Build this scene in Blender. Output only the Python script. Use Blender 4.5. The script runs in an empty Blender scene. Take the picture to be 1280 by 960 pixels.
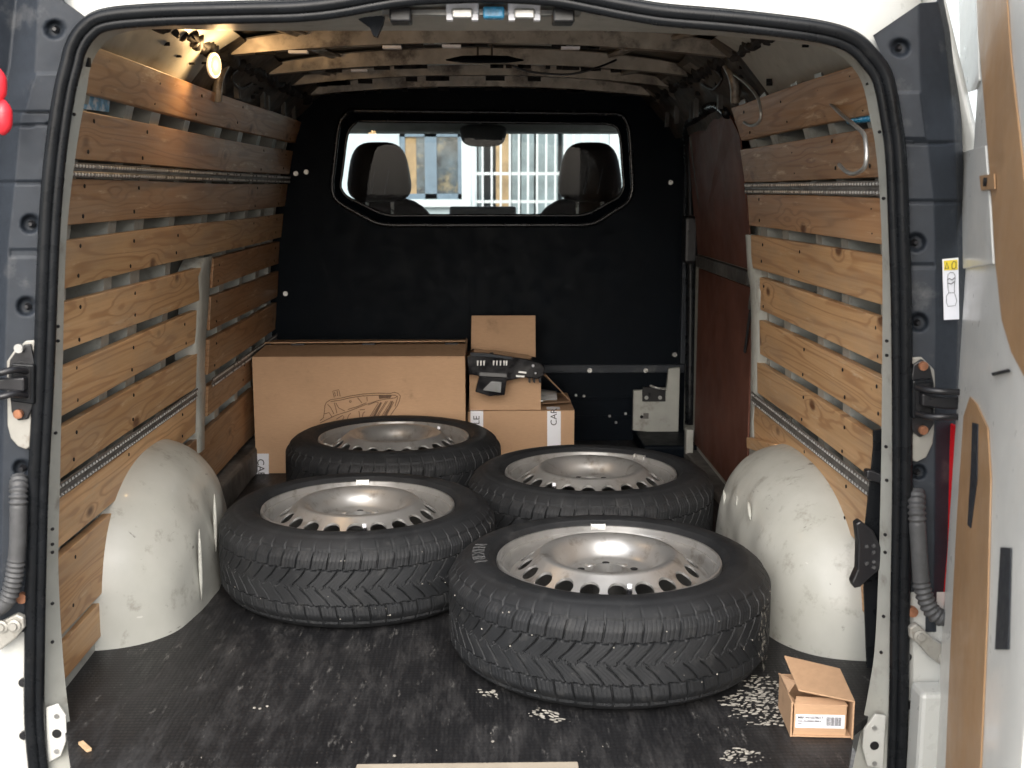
import bpy, bmesh, math, random
import numpy as np
from mathutils import Vector, Matrix
random.seed(7); rng = np.random.default_rng(7)
R = math.radians
S = bpy.context.scene
COL = S.collection

# ------------------------------------------------------------ camera
CAM = Vector((0.02, -1.9, 0.92)); PITCH, YAW, FPX = R(9.55), R(1.26), 1450.0
cd = bpy.data.cameras.new('camera'); cam = bpy.data.objects.new('camera', cd); COL.objects.link(cam)
cam.location = CAM; cam.rotation_euler = (R(90) - PITCH, 0, -YAW)
cd.sensor_width = 36; cd.lens = 36 * FPX / 1280; cd.clip_start = 0.05; cd.clip_end = 2000
cd.dof.use_dof = True; cd.dof.focus_distance = 2.7; cd.dof.aperture_fstop = 8.0
S.camera = cam
# ------------------------------------------------------------ sky, sun, exposure
SUN_EL, SUN_AZ = 34, 184
w = bpy.data.worlds.new('World'); S.world = w; w.use_nodes = True
nt = w.node_tree; nt.nodes.clear()
sky = nt.nodes.new('ShaderNodeTexSky'); sky.sky_type = 'NISHITA'; sky.sun_disc = False
sky.sun_elevation = R(SUN_EL); sky.sun_rotation = R(SUN_AZ); sky.air_density = 1.0; sky.dust_density = 4.0; sky.ozone_density = 1.0
hs = nt.nodes.new('ShaderNodeHueSaturation'); hs.inputs['Saturation'].default_value = 0.48
bg = nt.nodes.new('ShaderNodeBackground'); bg.inputs['Strength'].default_value = 0.15
wo = nt.nodes.new('ShaderNodeOutputWorld')
nt.links.new(sky.outputs[0], hs.inputs['Color']); nt.links.new(hs.outputs[0], bg.inputs['Color']); nt.links.new(bg.outputs[0], wo.inputs['Surface'])
sd = bpy.data.lights.new('sun', 'SUN'); sd.energy = 1.3; sd.angle = R(85); sd.color = (1.0, 0.97, 0.92)
sun = bpy.data.objects.new('sun', sd); COL.objects.link(sun)
a_ = R(SUN_AZ); sv = Vector((math.sin(a_) * math.cos(R(SUN_EL)), math.cos(a_) * math.cos(R(SUN_EL)), math.sin(R(SUN_EL))))
sun.rotation_euler = (-sv).to_track_quat('-Z', 'Y').to_euler()
S.view_settings.view_transform = 'Standard'; S.view_settings.look = 'None'
S.view_settings.exposure = 1.14; S.view_settings.gamma = 1.0; S.view_settings.use_curve_mapping = False
S.cycles.use_denoising = True
S.cycles.max_bounces = 6; S.cycles.diffuse_bounces = 4; S.cycles.glossy_bounces = 3; S.cycles.use_adaptive_sampling = True; S.cycles.adaptive_threshold = 0.025; S.cycles.transparent_max_bounces = 8
S.cycles.sample_clamp_indirect = 6.0

# ------------------------------------------------------------ survey helpers: the photograph's sight lines on real planes
_f = Vector((math.sin(YAW) * math.cos(PITCH), math.cos(YAW) * math.cos(PITCH), -math.sin(PITCH)))
_r = Vector((math.cos(YAW), -math.sin(YAW), 0)); _u = _r.cross(_f)
def ray(u, v): return _f + _r * ((u - 640) / FPX) - _u * ((v - 480) / FPX)
def at(u, v, x=None, y=None, z=None):
    d = ray(u, v)
    ax, val = (0, x) if x is not None else ((1, y) if y is not None else (2, z))
    return CAM + d * ((val - CAM[ax]) / d[ax])
def at_plane(u, v, p0, n):
    d = ray(u, v); return CAM + d * ((p0 - CAM).dot(n) / d.dot(n))

# ------------------------------------------------------------ materials
def nodes(name):
    m = bpy.data.materials.new(name); m.use_nodes = True
    t = m.node_tree; b = t.nodes['Principled BSDF']; return m, t, b
def N(t, typ, **kw):
    n = t.nodes.new(typ)
    for k, v in kw.items():
        if k in n.inputs: n.inputs[k].default_value = v
        else: setattr(n, k, v)
    return n
def L(t, a, b): t.links.new(a, b)
def coords(t, scale=(1, 1, 1), src='Object', loc=None):
    tc = N(t, 'ShaderNodeTexCoord'); mp = N(t, 'ShaderNodeMapping'); mp.inputs['Scale'].default_value = scale
    L(t, tc.outputs[src], mp.inputs['Vector'])
    if loc is not None: L(t, loc, mp.inputs['Location'])
    return mp.outputs[0]
def ramp(t, fac, stops):
    r = N(t, 'ShaderNodeValToRGB'); e = r.color_ramp.elements
    while len(e) > 1: e.remove(e[-1])
    e[0].position = stops[0][0]; e[0].color = (*stops[0][1], 1) if len(stops[0][1]) == 3 else stops[0][1]
    for p, c in stops[1:]:
        x = e.new(p); x.color = (*c, 1)
    L(t, fac, r.inputs[0]); return r.outputs[0]
def mixc(t, fac, a, b, mode='MIX'):
    n = N(t, 'ShaderNodeMix', data_type='RGBA', blend_type=mode)
    if hasattr(fac, 'links'): L(t, fac, n.inputs[0])
    else: n.inputs[0].default_value = fac
    for i, s in ((6, a), (7, b)):
        if hasattr(s, 'links'): L(t, s, n.inputs[i])
        else: n.inputs[i].default_value = (*s, 1)
    return n.outputs[2]
def noise(t, vec, scale, detail=4, rough=0.55, dist=0.0):
    n = N(t, 'ShaderNodeTexNoise', Scale=scale, Detail=detail, Roughness=rough, Distortion=dist); L(t, vec, n.inputs['Vector']); return n.outputs['Fac']
def bump(t, b, h, strength=0.2, dist=0.002):
    n = N(t, 'ShaderNodeBump', Strength=strength, Distance=dist); L(t, h, n.inputs['Height']); L(t, n.outputs[0], b.inputs['Normal'])
def math_(t, op, a, b=None, c=None):
    n = N(t, 'ShaderNodeMath', operation=op)
    for i, s in enumerate((a, b, c)):
        if s is None: continue
        if hasattr(s, 'links'): L(t, s, n.inputs[i])
        else: n.inputs[i].default_value = s
    return n.outputs[0]

def rndloc(t):
    oi = N(t, 'ShaderNodeObjectInfo'); c = N(t, 'ShaderNodeCombineXYZ')
    for i, k in enumerate((17.0, 29.0, 7.0)): L(t, math_(t, 'MULTIPLY', oi.outputs['Random'], k), c.inputs[i])
    return c.outputs[0]
def plain(name, c, rough=0.5, metal=0.0, var=0.12, vs=18.0, dirt=None, ds=6.0, damt=(0.55, 0.75), bs=0.0, bscale=200, spec=0.5, coat=0.0, trans=0.0, rnd=False):
    """base colour with tonal variation, optional dirt patches and fine relief"""
    m, t, b = nodes(name); v = coords(t, loc=rndloc(t) if rnd else None)
    n1 = noise(t, v, vs, 6)
    lo = tuple(x * (1 - var) for x in c); hi = tuple(min(1, x * (1 + var)) for x in c)
    col = ramp(t, n1, [(0.3, lo), (0.7, hi)])
    if dirt:
        n2 = noise(t, v, ds, 6, 0.66)
        col = mixc(t, ramp(t, n2, [(damt[0], (0, 0, 0)), (damt[1], (1, 1, 1))]), col, dirt)
    L(t, col, b.inputs['Base Color'])
    rr = ramp(t, noise(t, v, vs * 2.3, 4), [(0.3, (max(0, rough - .08),) * 3), (0.7, (min(1, rough + .08),) * 3)])
    L(t, rr, b.inputs['Roughness'])
    b.inputs['Metallic'].default_value = metal; b.inputs['Specular IOR Level'].default_value = spec
    b.inputs['Coat Weight'].default_value = coat; b.inputs['Coat Roughness'].default_value = 0.08
    if bs: bump(t, b, noise(t, v, bscale, 3), bs, 0.002)
    return m
M = {}
M['paint'] = plain('white van paint', (.50, .505, .48), .32, var=.03, dirt=(.50, .47, .40), ds=9, damt=(.62, .88), coat=.3)
def archpaint():
    m, t, b = nodes('scuffed arch paint'); v = coords(t)
    col = ramp(t, noise(t, v, 9, 5), [(0.3, (.41, .412, .375)), (0.7, (.47, .472, .435))])
    col = mixc(t, ramp(t, noise(t, v, 17, 7, .7), [(0.56, (0, 0, 0)), (0.74, (.8, .8, .8))]), col, (.19, .17, .14))
    for sc_, rot in (((9, 70, 22), .5), ((12, 16, 80), -.4), ((60, 12, 30), .9)):   # scrapes in several directions
        tc = N(t, 'ShaderNodeTexCoord'); mp = N(t, 'ShaderNodeMapping'); mp.inputs['Scale'].default_value = sc_; mp.inputs['Rotation'].default_value = (rot, .2, rot * .5); L(t, tc.outputs['Object'], mp.inputs['Vector'])
        col = mixc(t, ramp(t, noise(t, mp.outputs[0], 1.0, 4, .6), [(0.70, (0, 0, 0)), (0.75, (.75, .75, .75))]), col, (.10, .09, .08))
    hi = noise(t, coords(t, (26, 26, 60)), 1.0, 3, .6)
    col = mixc(t, ramp(t, hi, [(0.72, (0, 0, 0)), (0.76, (.8, .8, .8))]), col, (.58, .58, .54))
    L(t, col, b.inputs['Base Color']); b.inputs['Coat Weight'].default_value = .25; b.inputs['Coat Roughness'].default_value = .1
    L(t, ramp(t, noise(t, v, 30, 4), [(0.3, (.34,) * 3), (0.7, (.55,) * 3)]), b.inputs['Roughness'])
    bump(t, b, noise(t, v, 9, 2), .07, .02); return m
M['archpaint'] = archpaint()
M['doorpaint'] = plain('cream white door paint', (.66, .655, .615), .35, var=.03, dirt=(.62, .59, .52), ds=4, damt=(.55, .9), coat=.2)
M['paint_in'] = plain('pale grey primer paint inside', (.36, .365, .335), .42, var=.08, dirt=(.17, .15, .125), ds=16, damt=(.57, .78), coat=.12, bs=.05, bscale=14)
M['roofmetal'] = plain('bare roof sheet inside', (.29, .255, .21), .42, metal=.4, var=.25, dirt=(.07, .056, .045), ds=11, damt=(.50, .66))
M['roofdark'] = plain('dark roof skin inside', (.085, .068, .052), .5, metal=.2, var=.4, dirt=(.012, .011, .01), ds=7, damt=(.44, .62))
M['sidemetal'] = plain('inner body side sheet', (.11, .105, .098), .6, var=.4, dirt=(.03, .028, .025), ds=5, damt=(.42, .6))
M['sealant'] = plain('black sealant', (.012, .012, .013), .6, bs=.5, bscale=60)
M['rubber'] = plain('black door rubber', (.007, .008, .0095), .30, var=.25, dirt=(.025, .025, .025), ds=30, damt=(.6, .85), spec=.22)
M['trim'] = plain('charcoal pillar plastic', (.021, .026, .034), .5, spec=.32, var=.12, vs=40, dirt=(.13, .13, .13), ds=12, damt=(.60, .9), bs=.25, bscale=900)
M['blackplastic'] = plain('black plastic', (.012, .012, .014), .35, bs=.08, bscale=500)
M['glossblack'] = plain('gloss black plastic', (.008, .008, .01), .12, bs=.0)
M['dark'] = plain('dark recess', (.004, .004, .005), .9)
M['bulk'] = plain('black bulkhead paint', (.0018, .0038, .0068), .5, var=.15, vs=9, dirt=(.006, .009, .013), ds=60, damt=(.62, .9), bs=.15, bscale=350, spec=.07)
M['bulkgloss'] = plain('black window rubber', (.012, .013, .016), .22)
M['steel'] = plain('galvanised steel', (.42, .42, .41), .38, metal=.85, var=.2, vs=30)
M['railsteel'] = plain('dull rail steel', (.17, .16, .15), .5, metal=.5, var=.25, vs=30)
M['bolt'] = plain('bright bolt', (.72, .72, .7), .3, metal=.7)
M['rustbolt'] = plain('coppery rusty bolt', (.35, .16, .09), .45, metal=.6, var=.4, vs=80)
M['hardboard'] = plain('ochre hardboard panel', (.42, .25, .125), .45, var=.10, vs=7, dirt=(.60, .42, .26), ds=5, damt=(.6, .9), coat=.1)
M['brownpanel'] = plain('dark red brown faced ply', (.115, .050, .036), .55, var=.25, vs=6, dirt=(.10, .06, .05), ds=40, damt=(.68, .9), bs=.1, spec=.1)
M['seat'] = plain('dark seat leather', (.010, .0065, .0055), .45, var=.2, spec=.12, bs=.2, bscale=120)
M['red'] = plain('red lamp lens', (.75, .012, .02), .15, var=.05, coat=.5)
M['redmatt'] = plain('red plastic', (.72, .03, .045), .35, var=.08)
M['white_label'] = plain('white paper label', (.80, .81, .86), .6, var=.03)
M['yellow'] = plain('yellow print', (.80, .62, .05), .55, var=.05)
M['ink'] = plain('grey black ink', (.05, .05, .055), .7)
M['inkbrown'] = plain('brown print ink', (.13, .075, .045), .8, var=.25, vs=90)
M['darktan'] = plain('sawn timber edge', (.55, .38, .22), .7, var=.15, vs=60)
M['blue'] = plain('blue printed film', (.05, .34, .62), .25, var=.4, vs=60)
M['bluefilm'] = plain('pale blue film', (.22, .45, .72), .2, var=.5, vs=40, dirt=(.75, .8, .85), ds=30, damt=(.5, .6))
M['cable'] = plain('grey corrugated conduit', (.055, .056, .058), .55, var=.25, vs=50)
M['chalk'] = plain('chalky dried dirt', (.40, .38, .335), .9, var=.45, vs=70)
M['guard'] = plain('beige sill guard', (.42, .37, .295), .5, var=.1)
M['grit'] = plain('dull grit', (.24, .225, .2), .9, var=.3, vs=60)
M['zinc'] = plain('zinc hinge steel', (.33, .32, .29), .45, metal=.3, var=.1, dirt=(.14, .11, .08), ds=40, damt=(.55, .8))
M['dash'] = plain('dark dashboard', (.02, .021, .022), .5)
M['headliner'] = plain('grey cab headliner', (.22, .23, .22), .8)

def pine(name, c0, c1, c2):
    m, t, b = nodes(name)
    oi = N(t, 'ShaderNodeObjectInfo'); cmb = N(t, 'ShaderNodeCombineXYZ')
    L(t, math_(t, 'MULTIPLY', oi.outputs['Random'], 7.3), cmb.inputs[0]); L(t, math_(t, 'MULTIPLY', oi.outputs['Random'], 31.0), cmb.inputs[1]); L(t, math_(t, 'MULTIPLY', oi.outputs['Random'], 3.1), cmb.inputs[2])
    tc = N(t, 'ShaderNodeTexCoord'); add = N(t, 'ShaderNodeVectorMath', operation='ADD'); L(t, tc.outputs['Object'], add.inputs[0]); L(t, cmb.outputs[0], add.inputs[1])
    def mp(s):
        q = N(t, 'ShaderNodeMapping'); q.inputs['Scale'].default_value = s; L(t, add.outputs[0], q.inputs['Vector']); return q.outputs[0]
    # knots: sparse stretched cells
    vo = N(t, 'ShaderNodeTexVoronoi', Scale=1.0, Randomness=1.0); L(t, mp((1.0, 4.6, 9.0)), vo.inputs['Vector'])
    kd = vo.outputs['Distance']
    knot = ramp(t, kd, [(0.0, (1, 1, 1)), (0.07, (1, 1, 1)), (0.14, (0, 0, 0))])
    halo = ramp(t, kd, [(0.05, (1, 1, 1)), (0.45, (0, 0, 0))])
    # flame grain bent around knots
    big = noise(t, mp((2, .42, 8)), 1.5, 2.5, 0.45)
    ph = math_(t, 'ADD', math_(t, 'MULTIPLY', big, 13.0), math_(t, 'MULTIPLY', math_(t, 'POWER', halo, 1.5), 1.6))
    fine = noise(t, mp((30, 2.2, 190)), 1.0, 5, 0.65)
    ringv = math_(t, 'SINE', math_(t, 'MULTIPLY', ph, 6.5))
    ringm = ramp(t, ringv, [(0.0, (0, 0, 0)), (0.5, (.15, .15, .15)), (1.0, (.85, .85, .85))])
    col = mixc(t, ringm, c1, c0)
    col = mixc(t, ramp(t, fine, [(0.35, (0, 0, 0)), (0.7, (.55, .55, .55))]), col, c2)
    tone = ramp(t, noise(t, mp((1, .9, 5)), 1.3, 4), [(0.3, (.80, .78, .74)), (0.7, (1.12, 1.12, 1.12))])
    col = mixc(t, 1.0, col, tone, 'MULTIPLY')
    per = ramp(t, oi.outputs['Random'], [(0.0, (.74, .70, .66)), (.35, (1.0, .96, .9)), (.6, (.86, .88, .9)), (1.0, (1.12, 1.12, 1.12))])
    col = mixc(t, 1.0, col, per, 'MULTIPLY')
    col = mixc(t, knot, col, (.13, .055, .022))
    # pale scrapes and dark smears
    sc = noise(t, mp((8, 2.2, 18)), 2.6, 5, 0.7)
    col = mixc(t, ramp(t, sc, [(0.60, (0, 0, 0)), (0.72, (.8, .8, .8))]), col, (.66, .50, .33))
    sm = noise(t, mp((3, 3.5, 8)), 2.1, 5, 0.72)
    col = mixc(t, ramp(t, sm, [(0.22, (.75, .75, .75)), (0.33, (0, 0, 0))]), col, (.09, .05, .03))
    we = noise(t, mp((2, 1.3, 7)), 1.7, 5, 0.7)
    col = mixc(t, ramp(t, we, [(0.45, (0, 0, 0)), (0.75, (.7, .7, .7))]), col, (.34, .245, .165))
    L(t, col, b.inputs['Base Color'])
    L(t, ramp(t, fine, [(0.2, (.36, .36, .36)), (0.8, (.58, .58, .58))]), b.inputs['Roughness'])
    bump(t, b, noise(t, mp((30, 2.2, 190)), 1.0, 2, 0.6), 0.22, 0.0012)
    return m
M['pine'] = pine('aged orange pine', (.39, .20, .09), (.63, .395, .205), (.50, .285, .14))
M['pine_shaded'] = pine('shade-toned pine', (.25, .125, .06), (.42, .245, .13), (.33, .18, .09))  # same pine darkened: less light on the upper boards painted into colour

def cardboard(name, c, vs=4):
    m, t, b = nodes(name); v = coords(t)
    col = ramp(t, noise(t, v, vs, 6), [(0.3, tuple(x * .9 for x in c)), (0.7, tuple(x * 1.06 for x in c))])
    fib = noise(t, coords(t, (60, 60, 420)), 1.0, 3)
    col = mixc(t, 1.0, col, ramp(t, fib, [(0.3, (.94, .94, .94)), (0.7, (1.04, 1.04, 1.04))]), 'MULTIPLY')
    st = noise(t, v, 11, 5, 0.7)
    col = mixc(t, ramp(t, st, [(0.60, (0, 0, 0)), (0.78, (.75, .75, .75))]), col, tuple(x * .55 for x in c))
    L(t, col, b.inputs['Base Color']); b.inputs['Roughness'].default_value = .82; b.inputs['Specular IOR Level'].default_value = .25
    bump(t, b, math_(t, 'ADD', noise(t, coords(t, (1, 1, 1)), 7, 2), math_(t, 'MULTIPLY', noise(t, coords(t, (60, 60, 420)), 1.0, 1), .15)), .25, .006)
    return m
M['card'] = cardboard('brown cardboard', (.50, .32, .195))
M['card_in'] = cardboard('inner cardboard', (.33, .215, .135))

def tyre_mat():
    m, t, b = nodes('tyre rubber'); v = coords(t, loc=rndloc(t))
    col = ramp(t, noise(t, v, 12, 7, .6), [(0.3, (.008, .009, .0105)), (0.72, (.017, .0183, .0205))])
    dust = noise(t, v, 30, 9, .75)
    col = mixc(t, ramp(t, dust, [(0.55, (0, 0, 0)), (0.80, (.5, .5, .5))]), col, (.075, .074, .072))
    L(t, col, b.inputs['Base Color']); b.inputs['Specular IOR Level'].default_value = .34
    L(t, ramp(t, dust, [(0.3, (.5,) * 3), (0.7, (.72,) * 3)]), b.inputs['Roughness'])
    # fine sipes and mould texture
    bump(t, b, math_(t, 'ADD', noise(t, v, 420, 2), math_(t, 'MULTIPLY', noise(t, v, 80, 3), .8)), .3, .0012)
    return m
M['tyre'] = tyre_mat()
M['lettering'] = plain('raised tyre lettering', (.05, .051, .053), .6, var=.15)
M['rim'] = plain('silver wheel steel', (.50, .498, .49), .37, metal=.78, var=.12, vs=9, rnd=True, dirt=(.20, .17, .14), ds=22, damt=(.54, .76), bs=.03, bscale=60)

def mat_floor():
    m, t, b = nodes('black ribbed floor mat'); v = coords(t)
    base = ramp(t, noise(t, v, 3.0, 8, .65), [(0.3, (.006, .0063, .0075)), (0.72, (.015, .0152, .0165))])
    # small raised studs in rows
    vo = N(t, 'ShaderNodeTexVoronoi', Scale=1.0, Randomness=0.0); L(t, coords(t, (118, 88, 1)), vo.inputs['Vector'])
    stud = ramp(t, vo.outputs['Distance'], [(0.25, (1, 1, 1)), (0.48, (0, 0, 0))])
    base = mixc(t, math_(t, 'MULTIPLY', stud, .16), base, (.04, .04, .042))
    # dusty grey wear, dragged along the load direction
    d1 = noise(t, coords(t, (9.0, 2.2, 1)), 2.3, 7, .78)
    base = mixc(t, ramp(t, d1, [(0.48, (0, 0, 0)), (0.75, (.5, .5, .5))]), base, (.08, .078, .078))
    d2 = noise(t, coords(t, (30, 6.5, 1)), 1.6, 8, .82)
    base = mixc(t, ramp(t, d2, [(0.585, (0, 0, 0)), (0.72, (.7, .7, .7))]), base, (.30, .29, .275))
    d3 = noise(t, coords(t, (55, 50, 1)), 2.0, 6, .7)
    base = mixc(t, ramp(t, d3, [(0.73, (0, 0, 0)), (0.76, (.9, .9, .9))]), base, (.45, .42, .38))
    L(t, base, b.inputs['Base Color'])
    L(t, ramp(t, d1, [(0.35, (.36,) * 3), (0.65, (.66,) * 3)]), b.inputs['Roughness']); b.inputs['Specular IOR Level'].default_value = .36
    bump(t, b, stud, .25, .0010)
    return m
M['mat'] = mat_floor()
def asphalt():
    m, t, b = nodes('street paving'); v = coords(t)
    L(t, ramp(t, noise(t, v, 40, 8, .7), [(0.3, (.10, .10, .098)), (0.7, (.20, .195, .185))]), b.inputs['Base Color']); b.inputs['Roughness'].default_value = .85
    bump(t, b, noise(t, v, 120, 4), .4, .01); return m
M['asphalt'] = asphalt()
def glass(name, tint, refl=.08, rough=0.0):
    m = bpy.data.materials.new(name); m.use_nodes = True; t = m.node_tree; t.nodes.clear()
    o = N(t, 'ShaderNodeOutputMaterial'); mx = N(t, 'ShaderNodeMixShader'); tr = N(t, 'ShaderNodeBsdfTransparent'); gl = N(t, 'ShaderNodeBsdfGlossy')
    tr.inputs[0].default_value = (*tint, 1); gl.inputs['Roughness'].default_value = rough
    fr = N(t, 'ShaderNodeFresnel', IOR=1.22)
    L(t, fr.outputs[0], mx.inputs[0]); L(t, tr.outputs[0], mx.inputs[1]); L(t, gl.outputs[0], mx.inputs[2]); L(t, mx.outputs[0], o.inputs[0]); return m
M['glass'] = glass('clear pane', (.86, .90, .90))
M['housepane'] = plain('house window pane', (.06, .075, .085), .10, var=.8, vs=7, dirt=(.25, .20, .12), ds=5, damt=(.55, .7))
M['clearlens'] = plain('clear lamp lens', (.55, .57, .58), .08, metal=.6)
M['facade'] = plain('pale blue grey render', (.44, .50, .525), .85, var=.06, vs=4, dirt=(.34, .38, .40), ds=3, damt=(.55, .8))
M['frameblue'] = plain('blue grey window frame', (.10, .145, .19), .5)
M['whitepaint'] = plain('white painted metal', (.5, .52, .53), .45, var=.05)
M['yellowwood'] = plain('yellow timber', (.30, .20, .10), .7, var=.35, vs=9)
M['curtain'] = plain('grey blue door sheet', (.17, .21, .22), .7, var=.35, vs=5)
def emis(name, c, s):
    m, t, b = nodes(name); b.inputs['Base Color'].default_value = (.15, .11, .05, 1); b.inputs['Emission Color'].default_value = (*c, 1); b.inputs['Emission Strength'].default_value = s; return m
M['lampglow'] = emis('lit lamp lens', (1.0, .70, .22), .75)

# ------------------------------------------------------------ mesh helpers
def world_of(o):
    m = o.matrix_basis.copy()
    return m if o.parent is None else world_of(o.parent) @ o.matrix_parent_inverse @ m
def attach(o, parent, local=False):
    if parent is None: return
    o.parent = parent
    if not local: o.matrix_parent_inverse = world_of(parent).inverted()
def mesh(name, v, f, m, parent=None, smooth=False, local=False, bevel=0.0, auto=None, solid=0.0, solid_off=-1):
    me = bpy.data.meshes.new(name); me.from_pydata([tuple(p) for p in v], [], [tuple(q) for q in f]); me.update()
    me.materials.append(M[m])
    if smooth: me.shade_smooth()
    if auto is not None: me.shade_smooth(); me.set_sharp_from_angle(angle=R(auto))
    o = bpy.data.objects.new(name, me); COL.objects.link(o); attach(o, parent, local)
    if solid: k = o.modifiers.new('solid', 'SOLIDIFY'); k.thickness = solid; k.offset = solid_off
    if bevel:
        k = o.modifiers.new('bevel', 'BEVEL'); k.width = bevel; k.segments = 2; k.limit_method = 'ANGLE'; k.angle_limit = R(40)
    return o
def thing(name, label, cat, loc=(0, 0, 0), rot=(0, 0, 0), group=None):
    o = bpy.data.objects.new(name, None); COL.objects.link(o); o.location = loc; o.rotation_euler = rot; o.empty_display_size = .1
    tag(o, label, cat, group); return o
def tag(o, label=None, cat=None, group=None, kind=None):
    if label: o['label'] = label
    if cat: o['category'] = cat
    if group: o['group'] = group
    if kind: o['kind'] = kind
    return o
class MB:
    def __init__(s): s.v = []; s.f = []
    def raw(s, v, f):
        n = len(s.v); s.v += [Vector(p) for p in v]; s.f += [[i + n for i in q] for q in f]; return s
    def box(s, x0, x1, y0, y1, z0, z1, M4=None):
        v = [Vector(p) for p in ((x0, y0, z0), (x1, y0, z0), (x1, y1, z0), (x0, y1, z0), (x0, y0, z1), (x1, y0, z1), (x1, y1, z1), (x0, y1, z1))]
        if M4 is not None: v = [M4 @ p for p in v]
        return s.raw(v, [(0, 3, 2, 1), (4, 5, 6, 7), (0, 1, 5, 4), (1, 2, 6, 5), (2, 3, 7, 6), (3, 0, 4, 7)])
    def tube(s, pts, r, n=10, caps=True, closed=False):
        pts = [Vector(p) for p in pts]; rs = r if isinstance(r, (list, tuple)) else [r] * len(pts)
        t = [(pts[min(i + 1, len(pts) - 1)] - pts[max(i - 1, 0)]).normalized() for i in range(len(pts))]
        up = Vector((0, 0, 1)) if abs(t[0].z) < .9 else Vector((1, 0, 0)); nrm = t[0].cross(up).normalized(); v = []; f = []
        for i, p in enumerate(pts):
            nrm = (nrm - t[i] * nrm.dot(t[i])).normalized(); b = t[i].cross(nrm)
            for k in range(n):
                a = 2 * math.pi * k / n; v.append(p + (nrm * math.cos(a) + b * math.sin(a)) * rs[i])
        for i in range(len(pts) - 1):
            for k in range(n):
                f.append((i * n + k, i * n + (k + 1) % n, (i + 1) * n + (k + 1) % n, (i + 1) * n + k))
        if caps: f.append(list(range(n))[::-1]); f.append([(len(pts) - 1) * n + k for k in range(n)])
        return s.raw(v, f)
    def cyl(s, c, axis, r, h, n=14, r2=None):
        c = Vector(c); a = Vector(axis).normalized(); return s.tube([c, c + a * h], [r, r if r2 is None else r2], n)
    def lathe(s, prof, n=48, M4=None, closed=True):
        v = []; f = []
        for r, z in prof:
            for k in range(n):
                a = 2 * math.pi * k / n; v.append(Vector((r * math.cos(a), r * math.sin(a), z)))
        if M4 is not None: v = [M4 @ p for p in v]
        for i in range(len(prof) - 1):
            for k in range(n): f.append((i * n + k, i * n + (k + 1) % n, (i + 1) * n + (k + 1) % n, (i + 1) * n + k))
        return s.raw(v, f)
    def grid(s, rows):
        n = len(rows[0]); f = []
        for i in range(len(rows) - 1):
            for k in range(n - 1): f.append((i * n + k, i * n + k + 1, (i + 1) * n + k + 1, (i + 1) * n + k))
        return s.raw([p for r in rows for p in r], f)
    def prism(s, poly, d):
        d = Vector(d); n = len(poly); poly = [Vector(p) for p in poly]
        f = [list(range(n))[::-1], [i + n for i in range(n)]] + [(i, (i + 1) % n, (i + 1) % n + n, i + n) for i in range(n)]
        return s.raw(poly + [p + d for p in poly], f)
    def build(s, name, m, parent=None, **kw): return mesh(name, s.v, s.f, m, parent, **kw)
def spline(pts, n=8):
    pts = [Vector(p) for p in pts]; out = []
    for i in range(len(pts) - 1):
        p0, p1, p2, p3 = pts[max(i - 1, 0)], pts[i], pts[i + 1], pts[min(i + 2, len(pts) - 1)]
        for k in range(n):
            t = k / n; out.append(.5 * ((2 * p1) + (p2 - p0) * t + (2 * p0 - 5 * p1 + 4 * p2 - p3) * t * t + (3 * p1 - p0 - 3 * p2 + p3) * t ** 3))
    return out + [pts[-1]]
def resample(pts, n):
    pts = [Vector(p) for p in pts]; d = [0]
    for a, b in zip(pts, pts[1:]): d.append(d[-1] + (b - a).length)
    out = []; j = 0
    for i in range(n):
        s = d[-1] * i / (n - 1)
        while j < len(d) - 2 and d[j + 1] < s: j += 1
        t = (s - d[j]) / max(1e-9, d[j + 1] - d[j]); out.append(pts[j].lerp(pts[j + 1], min(1, max(0, t))))
    return out
def interp(z, tab): return float(np.interp(z, [t[0] for t in tab], [t[1] for t in tab]))
def text(name, body, size, m, parent, mapf, extrude=.0004, local=False, bold=0.0):
    c = bpy.data.curves.new(name, 'FONT'); c.body = body; c.size = size; c.extrude = extrude; c.align_x = 'CENTER'; c.align_y = 'CENTER'; c.resolution_u = 3; c.offset = bold
    o = bpy.data.objects.new(name, c); COL.objects.link(o)
    me = bpy.data.meshes.new_from_object(o.evaluated_get(bpy.context.evaluated_depsgraph_get()))
    bpy.data.objects.remove(o); bpy.data.curves.remove(c)
    v = [mapf(p.co) for p in me.vertices]; f = [list(p.vertices) for p in me.polygons]; bpy.data.meshes.remove(me)
    return mesh(name, v, f, m, parent, local=local)
# ============================================================ SETTING: street in front of the van
GZ = -0.58
g = MB().grid([[(-300, -300, GZ), (300, -300, GZ)], [(-300, 300, GZ), (300, 300, GZ)]]).build('ground', 'asphalt'); tag(g, 'grey street paving under and around the van', None, kind='structure')

BY = 9.0
def bx_(u): return at(u, 236, y=BY).x
def bz_(v): return at(640, v, y=BY).z
house = thing('house', 'pale blue grey rendered house seen through the windscreen', 'house', (0, BY + 2, GZ))
wx0, wx1, wz0, wz1 = bx_(500), bx_(582), bz_(249), bz_(164)
gx0, gx1 = bx_(596), bx_(704)
mb = MB()
for (x0, x1, z0, z1) in ((-9, wx0, GZ, 5), (wx0, wx1, GZ, wz0), (wx0, wx1, wz1, 5), (wx1, gx0, GZ, 5), (gx0, gx1, 1.9, 5), (gx1, 9, GZ, 5)):
    mb.box(x0, x1, BY, BY + .3, z0, z1)
mb.build('wall', 'facade', house)
MB().box(-9.2, 9.2, BY - .3, BY + 6, 5.0, 5.2).build('roof', 'frameblue', house)
MB().box(-9, 9, BY + 3.0, BY + 3.1, GZ, 5).build('back_wall', 'facade', house)
win = MB()
wm = bx_(538)
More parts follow.
